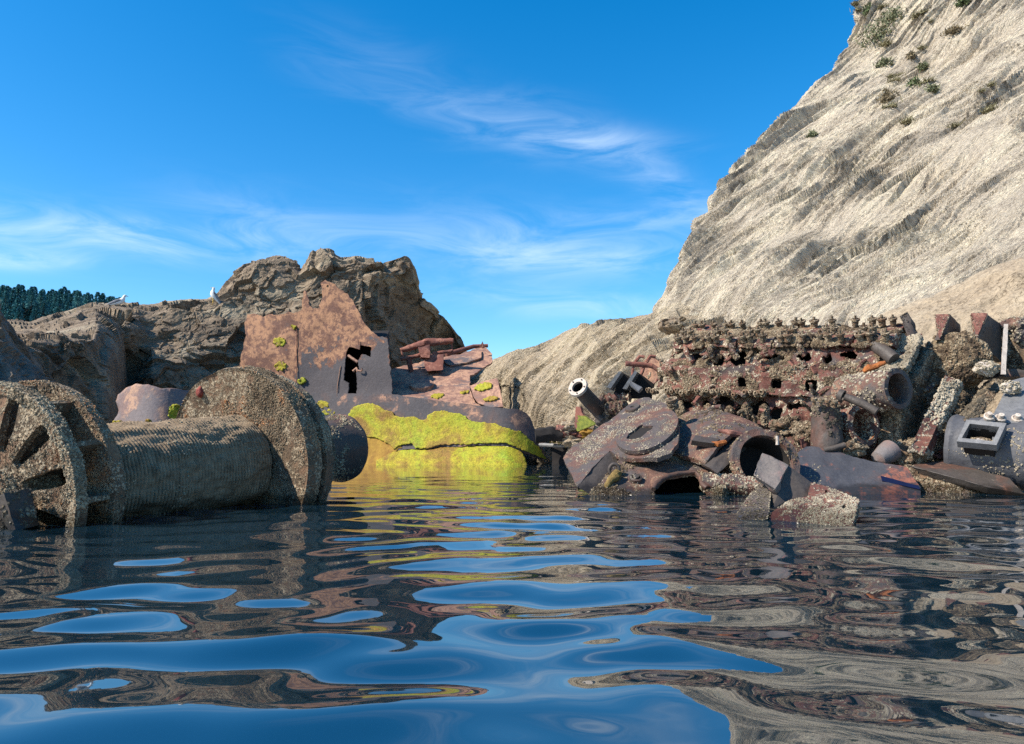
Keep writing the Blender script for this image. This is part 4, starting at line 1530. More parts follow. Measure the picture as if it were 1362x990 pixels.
# row of valve gear under the band: many short thick stubs with collars
for i, u in enumerate(np.arange(-0.12, 1.62, 0.078)):
    mb = MB()
    j = random.uniform(-0.018, 0.018)
    r_ = random.uniform(0.026, 0.040)
    h = 1.245 - 0.012 * u + j
    if random.random() < 0.12:
        continue
    mb.lathe(frame(E(u, 0.10, h), E(0, -1, 0.12 + j * 5) - E(0, 0, 0)), [(0, r_ * .7), (0.10, r_ * .7), (0.105, r_ * 1.5), (0.14, r_ * 1.55), (0.145, r_), (0.19, r_), (0.20, r_ * 0.4)], 9)
    mb.rough(0.03, 0.008, 12, 2, seed=i)
    link('valve_stub', mb, [M_CRUST], eng, 40)
for i, u in enumerate((0.38, 0.80, 1.12, 1.36, 1.62)):
    mb = MB()
    mb.blob(E(u, 0.02, 0.98 + 0.05 * math.sin(i * 3)), (0.055, 0.06, 0.11 + 0.03 * math.sin(i * 5)), i + 3, 3, 0.35)
    mb.encrust(260, 0.01, 0.026, 1, -0.3, 2, seed=i)
    link('hanging_bracket', mb, [M_ENGINE if i % 2 else M_CRUST, M_BARN_E], eng, 40)

# six cylinder heads along the top, each with its studs
NH = 6
for k in range(NH):
    u0, u1 = 0.16 + k * 0.505, 0.16 + k * 0.505 + 0.46
    mb = MB()
    mb.hexa([E(u0, 0.10, 1.90), E(u1, 0.10, 1.90), E(u1, 0.14, 2.00), E(u0, 0.14, 2.00), E(u0, 0.85, 1.90), E(u1, 0.85, 1.90), E(u1, 0.80, 2.30 - 0.01 * k), E(u0, 0.80, 2.30 - 0.01 * k)])
    mb.rough(0.06, 0.032, 5, 4, big=0.03, bigf=2.5, seed=70 + k)
    mb.encrust(3600, 0.008, 0.026, 1, -0.02, 2.5, seed=80 + k, face=unit(-e2 + e3))
    head = link('cylinder_head', mb, [M_ENGINE, M_BARN_E if k % 2 else M_BARN_E], eng, 40)
    nrm = unit(E(0, -0.36, 0.70) - E(0, 0, 0))
    for row_, (d, hh) in enumerate(((0.13, 1.995), (0.36, 2.11), (0.70, 2.255))):
        for s_ in (0.09, 0.19, 0.36):
            if row_ == 1 and s_ == 0.36 or (row_ == 2 and k == 4 and s_ == 0.19):
                continue
            uu = u0 + s_ + random.uniform(-0.02, 0.02)
            mb = MB()
            b0 = E(uu, d, hh - 0.02)
            tl = nrm + np.array([random.uniform(-.12, .12), 0, random.uniform(-.1, .1)])
            r_ = random.uniform(0.036, 0.048)
            mb.lathe(frame(b0, tl), [(0, r_), (0.075, r_ * 1.1), (0.08, r_ * 1.45), (0.105, r_ * 1.5), (0.108, r_ * 0.95), (0.085, r_ * 0.8), (0.085, r_ * 0.45), (0.15, r_ * 0.42), (0.155, 0.003)], 12)
            mb.rough(0.04, 0.006, 14, 2, seed=k * 9 + row_)
            link('stud', mb, [M_CRUST], head, 40)
# rocker frames: broken arms that lean over the ports
for i, (u, d, h, du, dh, r_) in enumerate([(1.08, 0.06, 1.93, 0.12, -0.20, 0.035), (1.50, 0.05, 1.92, 0.20, -0.14, 0.04), (1.72, 0.05, 1.84, -0.24, -0.10, 0.04), (2.0, 0.1, 1.95, 0.10, -0.18, 0.03), (0.4, 0.05, 1.9, 0.1, -0.2, 0.035), (0.78, 0.05, 1.9, 0.06, -0.16, 0.03)]):
    mb = MB()
    mb.path([E(u, d, h), E(u + du * .5, d - 0.06, h + dh * .45), E(u + du, d - 0.03, h + dh)], [r_, r_ * 1.2, r_], 7)
    mb.rough(0.05, 0.012, 8, 3, seed=i)
    mb.encrust(120, 0.008, 0.022, 1, -0.2, 2, seed=i + 5)
    link('rocker_arm', mb, [M_ENGINE, M_BARN_E], eng, 40)

# the open cylinder at the right end of the band
mb = MB()
c1 = P(1195, 517, 8.85)
c0 = c1 - 0.77 * unit(np.array([0.44, -0.89, 0.03]))
ax_ = unit(c1 - c0)
mb.lathe(frame(c0, ax_), [(0, 0.23), (0.70, 0.235), (0.74, 0.25), (0.77, 0.245), (0.775, 0.185), (0.74, 0.18), (0.2, 0.18), (0.2, 0.001)], 48)
mb.rough(0.06, 0.010, 6, 3, seed=91)
mb.encrust(1500, 0.010, 0.028, 1, 0.05, 2.2, seed=92, keep=lambda p: np.linalg.norm(np.cross(p - c0, ax_), axis=1) > 0.21)
link('end_cylinder', mb, [M_TANK, M_BARN_W], eng, 40)
mb = MB()
mb.blob(c1 - 0.16 * ax_ + np.array([-0.02, 0, -0.13]), (0.085, 0.06, 0.07), 5, 2, 0.2)
link('trapped_stone', mb, [ledge_mat], eng, 60)

# end wall of the engine, thick with mussels
mb = MB()
mb.hexa([E(3.05, -0.02, -0.2), E(3.30, 0.10, -0.2), E(3.30, 0.02, 1.25), E(3.05, 0.0, 1.22), E(3.05, 0.95, -0.2), E(3.45, 0.95, -0.2), E(3.45, 0.9, 1.95), E(3.05, 0.9, 1.95)])
mb.rough(0.07, 0.05, 4, 4, big=0.05, bigf=2, seed=95)
mb.encrust(11000, 0.009, 0.028, 1, -0.25, 2, seed=96)
link('end_wall', mb, [M_CRUST, M_BARN_D], eng, 40)
mb = MB()                                                   # sloping top edge of the end frame
mb.hexa([E(2.95, 0.06, 1.60), E(3.32, 0.04, 1.63), E(3.38, 0.6, 2.10), E(3.02, 0.6, 2.12), E(2.95, 0.16, 1.52), E(3.32, 0.14, 1.54), E(3.38, 0.68, 2.0), E(3.02, 0.68, 2.0)])
mb.rough(0.06, 0.022, 5, 3, seed=97)
mb.encrust(2600, 0.010, 0.034, 1, -0.25, 2, seed=98)
link('sloping_end_frame', mb, [M_ENGINE, M_BARN_W], eng, 40)

# oval port with its orange rim, in front of the crankcase
pc = P(1144, 566, 9.05)
pax = unit(np.array([0.30, -0.95, 0.06]))
pm = frame(pc + pax * -0.2, pax)
mb = MB()
mb.lathe(pm, [(0.0, 0.16), (0.0, 0.20), (0.22, 0.205), (0.24, 0.225), (0.27, 0.222), (0.28, 0.17), (0.24, 0.165), (0.0, 0.16), (-0.05, 0.001)], 40, fn=lambda t, r, a: r * (1 + 0.14 * np.cos(a) ** 2))
mb.rough(0.05, 0.010, 7, 3, seed=99)
mb.encrust(420, 0.008, 0.022, 1, 0.1, 2, seed=100)
op = link('oval_port', mb, [M_ENGINE, M_BARN_W], eng, 40)
mb = MB()
mb.lathe(frame(pc + pax * 0.05, pax), [(0.0, 0.165), (0.0, 0.200), (0.02, 0.202), (0.025, 0.165), (0.0, 0.165)], 20, 0, R(140), R(235), fn=lambda t, r, a: r * (1 + 0.14 * np.cos(a) ** 2))
mb.rough(0.04, 0.006, 9, 2)
link('orange_rust_lip', mb, [M_ORANGE], op, 40)
mb = MB()
mb.sheet(rag([(2.20, 0.55), (2.86, 0.45), (2.86, 1.22), (2.35, 1.24), (2.3, 1.0)], 0.06, 0.01, 5), [ublob(2.46, 0.80, 0.19, 0.20, 24)], lambda u, v: E(u, -0.05, v), 0.06, 0.07, 0, direction=e2)
mb.rough(0.06, 0.012, 6, 3, seed=103)
mb.encrust(1500, 0.010, 0.03, 1, 0.0, 2, seed=104)
link('port_plate', mb, [M_TANK, M_BARN_E], eng, 40)

# pump body left of the port, in its own shade
mb = MB()
b0 = P(1100, 606, 9.0)
mb.lathe(frame(b0, (0.06, 0.1, 1.0)), [(0, 0.01), (0, 0.175), (0.12, 0.18), (0.34, 0.17), (0.5, 0.165), (0.62, 0.15), (0.66, 0.08), (0.66, 0.01)], 30)
mb.rough(0.06, 0.014, 6, 3, seed=105)
mb.encrust(900, 0.010, 0.028, 1, 0.0, 2, seed=106)
pb = link('pump_body', mb, [M_DARK, M_BARN_D], eng, 40)
for i in range(4):
    mb = MB()
    q = b0 + np.array([-0.17 + 0.065 * i, -0.10 - 0.035 * i, 0.60 - 0.012 * i])
    mb.lathe(frame(q, (-0.1, -0.4, 0.9)), [(0, 0.02), (0.05, 0.02), (0.055, 0.038), (0.085, 0.038), (0.09, 0.01)], 10)
    link('bolt', mb, [M_CRUST], pb, 40)

# loose rods lying across the block
mb = MB()
mb.path([P(1124, 528, 8.85), P(1145, 536, 8.75), P(1166, 548, 8.65)], [0.045, 0.05, 0.045], 12)
mb.lathe(frame(P(1122, 527.5, 8.86), P(1122, 528, 8.9) - P(1140, 534, 8.8)), [(0, 0.05), (0.0, 0.075), (0.06, 0.075), (0.06, 0.03)], 12)
mb.rough(0.05, 0.006, 8, 2)
link('slanting_pipe', mb, [M_DARK], eng, 50)
mb = MB()
mb.path([P(1157, 454, 9.5), P(1172, 465, 9.35), P(1189, 478, 9.2)], [0.075, 0.085, 0.08], 14)
mb.lathe(frame(P(1155, 452, 9.52), P(1155, 452, 9.52) - P(1172, 465, 9.35)), [(-0.05, 0.075), (-0.04, 0.105), (0.03, 0.105), (0.04, 0.05), (0.04, 0.001)], 16)
mb.rough(0.05, 0.006, 8, 2)
link('thick_black_pipe', mb, [M_DARK], eng, 50)
mb = MB()
mb.path([P(1148, 494, 9.15), P(1156, 489, 9.1), P(1166, 487, 9.1), P(1178, 482, 9.05)], [0.015, 0.04, 0.035, 0.02], 8)
mb.rough(0.03, 0.02, 8, 3)
link('rust_flake', mb, [M_ORANGE], eng, 40)
mb = MB()                                                   # black clamp at the top right
mb.hexa([P(1197, 422, 9.6), P(1206, 417, 9.6), P(1222, 452, 9.5), P(1211, 456, 9.5), P(1199, 421, 10), P(1208, 417, 10), P(1224, 450, 10), P(1213, 455, 10)])
mb.rough(0.06, 0.03, 6, 3)
mb.encrust(160, 0.01, 0.03, 1, 0.1, 2, seed=8)
link('end_clamp', mb, [M_DARK, M_BARN_D], eng, 40)

# ------------------------------------------------------------------ frames and ribs right of the engine
fr_ = thing('ship_rib_wreck', 'encrusted steel framework with two upright triangular ribs right of the engine', 'wreckage', tuple(P(1290, 600, 9.4) * (1, 1, 0)))
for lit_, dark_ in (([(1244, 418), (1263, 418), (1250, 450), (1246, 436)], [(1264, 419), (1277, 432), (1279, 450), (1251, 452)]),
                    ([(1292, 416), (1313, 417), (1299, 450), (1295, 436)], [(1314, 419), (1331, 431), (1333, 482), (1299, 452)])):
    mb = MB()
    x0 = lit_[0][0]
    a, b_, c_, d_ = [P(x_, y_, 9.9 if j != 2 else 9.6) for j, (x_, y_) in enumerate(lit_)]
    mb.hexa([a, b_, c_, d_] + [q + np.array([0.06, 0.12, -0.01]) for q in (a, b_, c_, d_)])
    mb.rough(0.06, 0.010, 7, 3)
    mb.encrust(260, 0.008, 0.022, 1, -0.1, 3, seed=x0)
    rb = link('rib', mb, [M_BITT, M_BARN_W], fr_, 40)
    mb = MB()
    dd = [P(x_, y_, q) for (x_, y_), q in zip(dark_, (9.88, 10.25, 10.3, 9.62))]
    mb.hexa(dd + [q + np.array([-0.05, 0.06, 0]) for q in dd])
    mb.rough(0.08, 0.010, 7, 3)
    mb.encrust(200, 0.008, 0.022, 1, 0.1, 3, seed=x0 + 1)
    link('rib_shaded_face', mb, [M_DARK, M_BARN_D], rb, 40)  # the rib's shaded face, its shade put into darker steel and growth
mb = MB()                                                   # rounded housing with concentric crust
hc = P(1300, 485, 9.5)
mb.lathe(frame(hc + np.array([0.0, 0.45, 0]), (-0.42, -0.85, 0.28)), [(0, 0.30), (0.2, 0.36), (0.40, 0.34), (0.47, 0.27), (0.49, 0.20), (0.52, 0.17), (0.53, 0.08), (0.50, 0.001)], 40)
mb.rough(0.06, 0.035, 5, 4, seed=111)
mb.encrust(4200, 0.012, 0.036, 1, -0.4, 2, seed=112)
link('round_housing', mb, [M_CRUST, M_BARN_E], fr_, 40)
mb = MB()
mb.blob(P(1312, 490, 9.1), (0.13, 0.09, 0.08), 9, 3, 0.3)
mb.encrust(300, 0.01, 0.03, 1, -0.3, 2, seed=7)
link('pale_lump', mb, [M_PALE, M_BARN_W], fr_, 40)
mb = MB()                                                   # diagonal beam
bm = [P(1208, 600, 8.75), P(1228, 604, 8.7), P(1276, 508, 9.3), P(1258, 500, 9.3)]
mb.hexa(bm + [q + np.array([0.16, 0.16, -0.02]) for q in bm])
mb.rough(0.06, 0.02, 6, 3, seed=113)
mb.encrust(2600, 0.010, 0.03, 1, -0.15, 2.4, seed=114)
link('diagonal_beam', mb, [M_ENGINE, M_BARN_W], fr_, 40)
mb = MB()                                                   # crusted web behind the beam
bm = [P(1222, 640, 9.0), P(1290, 640, 9.2), P(1300, 470, 9.9), P(1245, 455, 9.9)]
mb.hexa(bm + [q + np.array([0.12, 0.8, 0]) for q in bm])
mb.rough(0.07, 0.06, 4, 4, big=0.05, bigf=2, seed=115)
mb.encrust(9000, 0.009, 0.028, 1, -0.2, 2, seed=116)
link('crusted_web', mb, [M_CRUST, M_BARN_D], fr_, 40)
mb = MB()
bm = [P(1230, 520, 9.55), P(1262, 500, 9.6), P(1270, 455, 10.0), P(1250, 447, 10.0)]
mb.hexa(bm + [q + np.array([0.2, 0.5, 0]) for q in bm])
mb.rough(0.07, 0.04, 5, 4, seed=117)
mb.encrust(2600, 0.012, 0.036, 1, -0.3, 2, seed=118)
link('crusted_cheek', mb, [M_ENGINE, M_BARN_E], fr_, 40)
mb = MB()
mb.hexa([P(1335, 431, 9.8), P(1341, 431, 9.8), P(1338, 498, 9.3), P(1331, 498, 9.3), P(1335, 431, 9.9), P(1341, 431, 9.9), P(1338, 498, 9.4), P(1331, 498, 9.4)])
mb.rough(0.05, 0.006, 8, 2)
link('pale_strap', mb, [M_PALE], fr_, 40)
mb = MB()                                                   # dark arm above the casing
bm = [P(1335, 491, 9.6), P(1400, 494, 9.4), P(1400, 502, 9.4), P(1335, 501, 9.6)]
mb.hexa(bm + [q + np.array([0.05, 0.5, 0.0]) for q in bm])
mb.rough(0.08, 0.015, 6, 3)
link('side_arm', mb, [M_DARK], fr_, 40)
mb = MB()
mb.blob(P(1372, 440, 10.2), (0.30, 0.25, 0.20), 4, 4, 0.35, 1.4, flat=0.3)
mb.encrust(700, 0.012, 0.03, 1, 0.0, 2, seed=119)
bl = link('broken_casting', mb, [M_TANK, M_BARN_W], None, 40)
tag(bl, 'lumpy grey broken casting with white crust, above the casing at the right edge', 'casting')
mb = MB()
mb.blob(P(1352, 470, 10.4), (0.22, 0.3, 0.40), 6, 4, 0.3, 1.6)
mb.encrust(1800, 0.012, 0.036, 1, -0.3, 2, seed=120)
bl = link('encrusted_casting', mb, [M_CRUST, M_BARN_E], None, 40)
tag(bl, 'tan barnacle covered lump under the grey broken casting at the right edge', 'casting')

# casing with the square window at the right edge
cs = thing('pump_casing', 'rounded dark blue grey casing with a square framed window at the right edge', 'casing', tuple(P(1340, 640, 8.6) * (1, 1, 0)))
cw = planeY((1286, 562, 8.62), (1340, 567, 8.36), (1273, 591, 8.50))
cn = cw.normal
fo = [(1286, 562), (1339, 567), (1326, 596), (1273, 591)]
fi = [(1290.5, 567.5), (1330, 572), (1321, 591), (1280, 586.5)]
A_, B_ = P(1262, 593, 8.9), P(1480, 612, 7.9)
cax = unit(B_ - A_)
cm_ = frame(A_ + np.array([0.12, 0.16, -0.02]), cax)
win_c = P(1306, 579, 8.3)
mb = MB()
mb.lathe(cm_, [(-0.02, 0.28), (0.0, 0.38), (0.05, 0.40), (0.09, 0.385), (0.7, 0.395), (0.74, 0.42), (0.80, 0.42), (0.84, 0.395), (2.2, 0.395)], 60)
mb.rough(0.05, 0.008, 5, 3, seed=121)
v = mb.V()
n_keep = []
qx, qy = project(v)
front_ = (v - (A_ + np.array([0.12, 0.16, -0.02]))) @ np.array([0, -1.0, 0]) > 0
inw = inside(np.stack([qx, qy], 1), fi) & front_
keepf = [i for i, f in enumerate(mb.f) if not all(inw[j] for j in f)]
mb.f = [mb.f[i] for i in keepf]
mb.m = [mb.m[i] for i in keepf]
mb.encrust(5000, 0.006, 0.018, 1, 0.30, 1.7, seed=122, keep=lambda p: p[:, 2] < 0.72)
link('body', mb, [rust_mat('casing_steel', (0.075, 0.076, 0.084), (0.09, 0.065, 0.055), (0.20, 0.09, 0.06), (0.34, 0.11, 0.03), (0.46, 0.40, 0.28), 0.7, 0.60, None, 0.64, 0.68, 0.68, 0.4, 0.005), M_BARN_W], cs, 40)
mb = MB()
mb.sheet(fo, [fi], lambda px, py: P(px, py, cw(px, py)) + cn * 0.05, 0.10, 3.0, 0, direction=-cn, jitter=0.1)
mb.rough(0.05, 0.003, 8, 2)
link('window_frame', mb, [M_GREYMETAL], cs, 30)
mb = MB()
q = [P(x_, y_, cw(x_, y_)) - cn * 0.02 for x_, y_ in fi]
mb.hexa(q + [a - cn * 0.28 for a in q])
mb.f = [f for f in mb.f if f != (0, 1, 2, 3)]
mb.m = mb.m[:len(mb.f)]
link('window_recess', mb, [M_HOLLOW], cs, None)  # recess walls near black, their shade put into the colour
mb = MB()
mb.blob(P(1304, 588, cw(1304, 588) + 0.12), (0.11, 0.08, 0.04), 7, 3, 0.3)
mb.encrust(260, 0.008, 0.02, 1, -0.4, 2, seed=3)
link('barnacle_clump', mb, [M_PALE, M_BARN_E], cs, 40)
mb = MB()
up = [P(1304, 560, 8.75), P(1480, 566, 8.2), P(1480, 500, 8.9), P(1352, 505, 9.3), P(1325, 540, 9.0)]
mb.sheet([(1300, 561), (1480, 567), (1480, 495), (1372, 500), (1342, 507), (1330, 535), (1322, 549)], [], lambda px, py: P(px, py, planeY((1304, 560, 8.62), (1480, 566, 8.05), (1352, 505, 9.2))(px, py)), 0.06, 6, 0)
mb.rough(0.07, 0.006, 6, 2)
link('upper_panel', mb, [M_GREYMETAL], cs, 30)
for i, (x_, y_) in enumerate([(1319.5, 556.5), (1335, 558.5), (1357, 559)]):
    mb = MB()
    c_ = P(x_, y_, 8.45)
    mb.lathe(frame(c_ + np.array([0, 0.06, 0]), (-0.25, -0.7, 0.66)), [(0, 0.055), (0.04, 0.058), (0.05, 0.045), (0.035, 0.03), (0.09, 0.028), (0.095, 0.004)], 10)
    mb.rough(0.03, 0.006, 12, 2, seed=i)
    link('bolt', mb, [M_PALE], cs, 40)
mb = MB()
cr_ = [P(1283, 560, 8.75), P(1300, 556, 8.8), P(1338, 508, 9.35), P(1325, 505, 9.35)]
mb.hexa(cr_ + [q + np.array([0.1, 0.35, 0]) for q in cr_])
mb.rough(0.06, 0.02, 6, 3)
mb.encrust(1500, 0.01, 0.032, 1, -0.3, 2, seed=124)
link('crusted_edge', mb, [M_CRUST, M_BARN_D], cs, 40)
mb = MB()
mb.blob(P(1345, 516, 8.9), (0.11, 0.05, 0.06), 8, 3, 0.5)
mb.encrust(120, 0.012, 0.03, 1, -0.4, 2, seed=125)
link('pale_barnacle_patch', mb, [M_PALE, M_BARN_W], cs, 40)

# broken fittings that stick out all over the block
for i in range(46):
    u = random.uniform(0.1, 3.0)
    lvl = random.choice((0.85, 1.02, 1.18, 1.30, 1.62, 1.70, 1.88, 1.92))
    h = lvl + random.uniform(-0.05, 0.05)
    d = -0.02 if h < 1.6 else 0.02 + 0.5 * (h - 1.58)
    mb = MB()
    kind = random.random()
    q = E(u, d, h)
    t = unit(np.array([random.uniform(-1, 1), random.uniform(-1.2, -0.2), random.uniform(-0.8, 1.0)]))
    if kind < 0.4:
        r_ = random.uniform(0.018, 0.04)
        L_ = random.uniform(0.08, 0.22)
        mb.path([q - t * 0.05, q + t * L_ * 0.5, q + t * L_ + np.array([random.uniform(-.04, .04), 0, random.uniform(-.05, .03)])], [r_ * 1.2, r_, r_ * 0.9], 7)
        nm = 'pipe_stump'
    elif kind < 0.65:
        r_ = random.uniform(0.04, 0.08)
        mb.lathe(frame(q - t * 0.02, t), [(0, r_ * 0.6), (0, r_), (0.05, r_), (0.05, r_ * 0.6), (0.0, r_ * 0.6)], 14)
        nm = 'broken_collar'
    else:
        mb.box(frame(q, t, (random.uniform(-1, 1), random.uniform(-1, 1), 1)), random.uniform(0.05, 0.12), random.uniform(0.08, 0.2), 0.03)
        nm = 'torn_lug'
    mb.rough(0.035, 0.012, 9, 3, seed=i)
    mb.encrust(random.choice((20, 60, 120)), 0.006, 0.018, 1, 0.0, 3, seed=200 + i)
    link(nm, mb, [random.choice((M_ENGINE, M_CRUST, M_BITT)), M_BARN_E], eng, 40)


# ------------------------------------------------------------------ wreckage in the right foreground
def on_surface(name, px, py, rad=4.0):
    """the nearest point of a rock surface seen at a pixel"""
    v = SURF[name]
    x, y = project(v)
    m = (np.hypot(x - px, y - py) < rad) & (v[:, 1] > 1)
    c = v[m]
    return c[np.argmin(c[:, 1])] if len(c) else P(px, py, 25.0)


def pmap(f, off=0.0, bumpy=0.0):
    def g(px, py):
        p = P(px, py, f(px, py)) + f.normal * off
        if bumpy:
            p = p + f.normal * (bumpy * fbm(p * 2.0, 3, 0.5, 4))[:, None]
        return p
    return g


# tilted plate with a raised manhole ring
tF = planeY((767, 646, 8.35), (749, 610, 9.1), (863, 529, 10.0))
tank = thing('wrecked_tank', 'tilted patchy steel plate with a raised oval manhole ring and dark beam, at the waterline', 'tank', tuple(P(830, 640, 8.6) * (1, 1, 0)))
mb = MB()
plate = [(749, 610), (754, 600), (761, 593), (785, 577), (808, 560), (820, 551), (832, 542), (842, 534), (851, 529), (863, 529.5), (876, 533), (886, 537), (896, 543), (900, 552), (903, 566), (902, 590), (892, 604), (874, 611), (837, 609), (826, 608), (811, 600),
         (800, 611), (785, 628), (768, 648), (764, 640), (757, 625)]
mb.sheet(rag(plate, 4, 0.7, 0.15), [], pmap(tF, 0, 0.02), 0.05, 5, 0)
mb.rough(0.05, 0.006, 6, 3, seed=131)
mb.encrust(6000, 0.004, 0.013, 1, 0.26, 1.8, seed=132, face=tF.normal)
link('top_plate', mb, [M_TANK, M_BARN_W], tank, 40)
mb = MB()
hole = [(835, 589), (838, 583), (845, 578), (852, 572), (856, 570.5), (857, 573), (871, 572.5), (869, 577), (862, 581), (854, 588), (843, 591)]
mb.sheet(ellipse(862, 577, 44, 25, -0.42, 60), [rag(hole, 1.5, 0.4)], pmap(tF, 0.06), 0.05, 3.5, 0, direction=-tF.normal)
mb.rough(0.04, 0.006, 8, 3, seed=133)
mb.encrust(2600, 0.004, 0.012, 1, 0.2, 2.4, seed=134, face=tF.normal)
link('manhole_ring', mb, [M_TANK, M_BARN_W], tank, 40)
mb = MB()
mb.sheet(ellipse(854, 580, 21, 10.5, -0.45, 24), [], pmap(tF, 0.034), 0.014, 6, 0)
link('manhole_shade', mb, [M_HOLLOW], tank, None)  # black sheet under the ring stands in for shade in the opening
mb = MB()
q = P(842, 544.5, tF(842, 544.5))
mb.lathe(frame(q, tF.normal), [(-0.01, 0.10), (0.02, 0.105), (0.04, 0.095), (0.04, 0.03), (0.02, 0.025), (0.02, 0.001)], 24)
mb.rough(0.04, 0.004, 9, 2)
link('small_cover', mb, [M_DARK], tank, 40)
mb = MB()
q = P(839, 558, tF(839, 558))
mb.lathe(frame(q, tF.normal), [(-0.01, 0.05), (0.03, 0.045), (0.03, 0.02), (0.0, 0.018), (0.0, 0.001)], 16)
link('drain_boss', mb, [M_CRUST], tank, 40)
mb = MB()
q = P(897, 547, tF(897, 547)) + tF.normal * 0.04
for k, dz in enumerate((0, 0.05, 0.10)):
    mb.lathe(frame(q + tF.normal * dz, tF.normal), [(0, 0.035), (0, 0.07), (0.03, 0.075), (0.03, 0.035), (0, 0.035)], 14)
mb.rough(0.03, 0.006, 12, 2)
link('stacked_washers', mb, [M_CRUST], tank, 40)
# the beam that runs down into the water, its shaded web towards us
mb = MB()
tp = [P(811, 600, tF(811, 600)), P(767, 647.5, tF(767, 647.5))]
bp = [P(784, 657, 8.28), P(827, 609, 8.86)]
q = [tp[0], tp[1], bp[0], bp[1]]
mb.hexa(q + [a + np.array([0.05, 0.09, 0.03]) for a in q])
mb.rough(0.06, 0.008, 6, 3)
link('beam_web', mb, [M_DARK], tank, 40)
# front side, thick with tube worms, with a dark arched opening
fF = planeY((800, 645, 8.28), (880, 655, 8.15), (850, 606, 8.75))
arch = [(869, 653), (872, 646), (880, 640), (890, 635), (902, 632.5), (915, 631), (925, 631), (931, 637), (934, 646), (940, 652), (945, 661), (944, 672), (876, 672)]
mb = MB()
side = [(786, 672), (784, 655), (800, 640), (814, 624), (826, 609), (838, 607), (874, 610), (892, 603), (905, 612), (925, 618), (945, 622), (960, 640), (962, 672)]
mb.sheet(rag(side, 4, 0.8, 0.2), [rag(arch, 3, 0.6)], pmap(fF, 0, 0.04), 0.06, 4.5, 0)
mb.rough(0.045, 0.010, 7, 3, seed=135)
mb.encrust(9000, 0.006, 0.018, 1, 0.02, 1.8, seed=136, face=fF.normal)
link('tank_side', mb, [M_TANK, M_BARN_E], tank, 40)
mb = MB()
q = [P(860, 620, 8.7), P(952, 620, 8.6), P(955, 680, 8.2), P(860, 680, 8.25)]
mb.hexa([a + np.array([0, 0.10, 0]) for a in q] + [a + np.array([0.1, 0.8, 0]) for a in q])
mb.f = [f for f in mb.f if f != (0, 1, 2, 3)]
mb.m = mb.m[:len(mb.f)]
link('arch_recess', mb, [M_HOLLOW], tank, None)  # near black walls carry the shade inside the arch
mb = MB()
mb.path([P(x_, y_, fF(x_, y_)) + fF.normal * 0.02 for x_, y_ in arch[:10]], 0.028, 8)
mb.rough(0.05, 0.010, 8, 2)
link('arch_rim', mb, [M_DARK], tank, 50)
mb = MB()
q = P(845.5, 639, fF(845.5, 639))
mb.lathe(frame(q, fF.normal), [(-0.02, 0.068), (0.04, 0.070), (0.05, 0.05), (0.025, 0.045), (0.02, 0.036), (0.06, 0.034), (0.062, 0.001)], 20)
mb.rough(0.03, 0.004, 10, 2)
mb.encrust(60, 0.006, 0.012, 1, -0.2, 3, seed=4)
link('round_nut', mb, [M_DARK, M_BARN_W], tank, 40)
sh = [P(817 + 6.5 * math.cos(a), 625 + 7.5 * math.sin(a), 8.42) for a in np.linspace(R(120), R(420), 18)]
mb = MB()
mb.path(sh, 0.020, 8)
sk = link('shackle', mb, [M_DARK], None, 60)
tag(sk, 'small dark iron shackle ring hanging on the tank side above the water', 'shackle')
mb = MB()
mb.path([P(822, 629, 8.38), P(819, 634, 8.34), P(812, 638, 8.30), P(807, 646, 8.26), P(805, 656, 8.24)], [0.045, 0.06, 0.04, 0.03, 0.015], 9)
mb.rough(0.03, 0.014, 9, 3)
wb = link('hanging_weed', mb, [plain_mat('golden_weed', (0.10, 0.065, 0.02), (0.24, 0.16, 0.05), 26)], None, 60)
tag(wb, 'strand of golden brown seaweed hanging from the dark shackle', 'seaweed')

# curved casing and its open end ring
gF = planeY((905, 605, 8.75), (1012, 571, 9.1), (945, 620, 8.35))
cas = thing('cylinder_casing', 'curved grey casing with flaking red rust and an open dark ring end', 'casing', tuple(P(960, 650, 8.5) * (1, 1, 0)))


def bulge(px, py):
    p = P(px, py, gF(px, py))
    d = (np.asarray(px) - 890) / 130.0
    h = (np.asarray(py) - 548) / 75.0
    return p + gF.normal * (0.16 * np.sin(np.pi * np.clip(d, 0, 1)) * np.sqrt(np.clip(1 - (2 * h - 1) ** 2, 0, 1)) + 0.02 * fbm(p * 2, 3))[:, None]


mb = MB()
o_ = [(888, 603), (893, 585), (898, 565), (903, 557), (916, 549), (928, 550), (944, 554), (960, 558), (977, 563), (1000, 568), (1014, 572), (1006, 580), (996, 591), (991, 597), (984, 586), (960, 605), (944, 618), (938, 622), (920, 615), (908, 611)]
mb.sheet(rag(o_, 4, 0.6, 0.2), [], bulge, 0.06, 4.5, 0)
mb.rough(0.045, 0.007, 7, 3, seed=141)
mb.encrust(3600, 0.006, 0.019, 1, 0.18, 1.7, seed=142)
link('curved_shell', mb, [M_TANK, M_BARN_E], cas, 45)
mb = MB()
q = [P(984, 585, 8.72), P(992, 597, 8.62), P(954, 630, 8.12), P(943, 622, 8.2)]
mb.hexa(q + [a + np.array([-0.05, 0.25, 0.05]) for a in q])
mb.rough(0.06, 0.010, 7, 3)
link('dark_box_end', mb, [M_DARK], cas, 40)
mb = MB()
q = [P(925, 579, 8.62), P(957, 584, 8.6), P(950, 590, 8.45), P(920, 586, 8.5)]
mb.hexa(q + [a + np.array([0.0, 0.05, -0.05]) for a in q])
mb.rough(0.05, 0.008, 7, 3)
pt = link('lifted_patch', mb, [M_DARK], cas, 40)
mb = MB()
mb.path([P(946, 588.5, 8.5), P(954, 591, 8.48), P(965, 588, 8.5)], [0.02, 0.04, 0.02], 7)
mb.rough(0.03, 0.012, 9, 2)
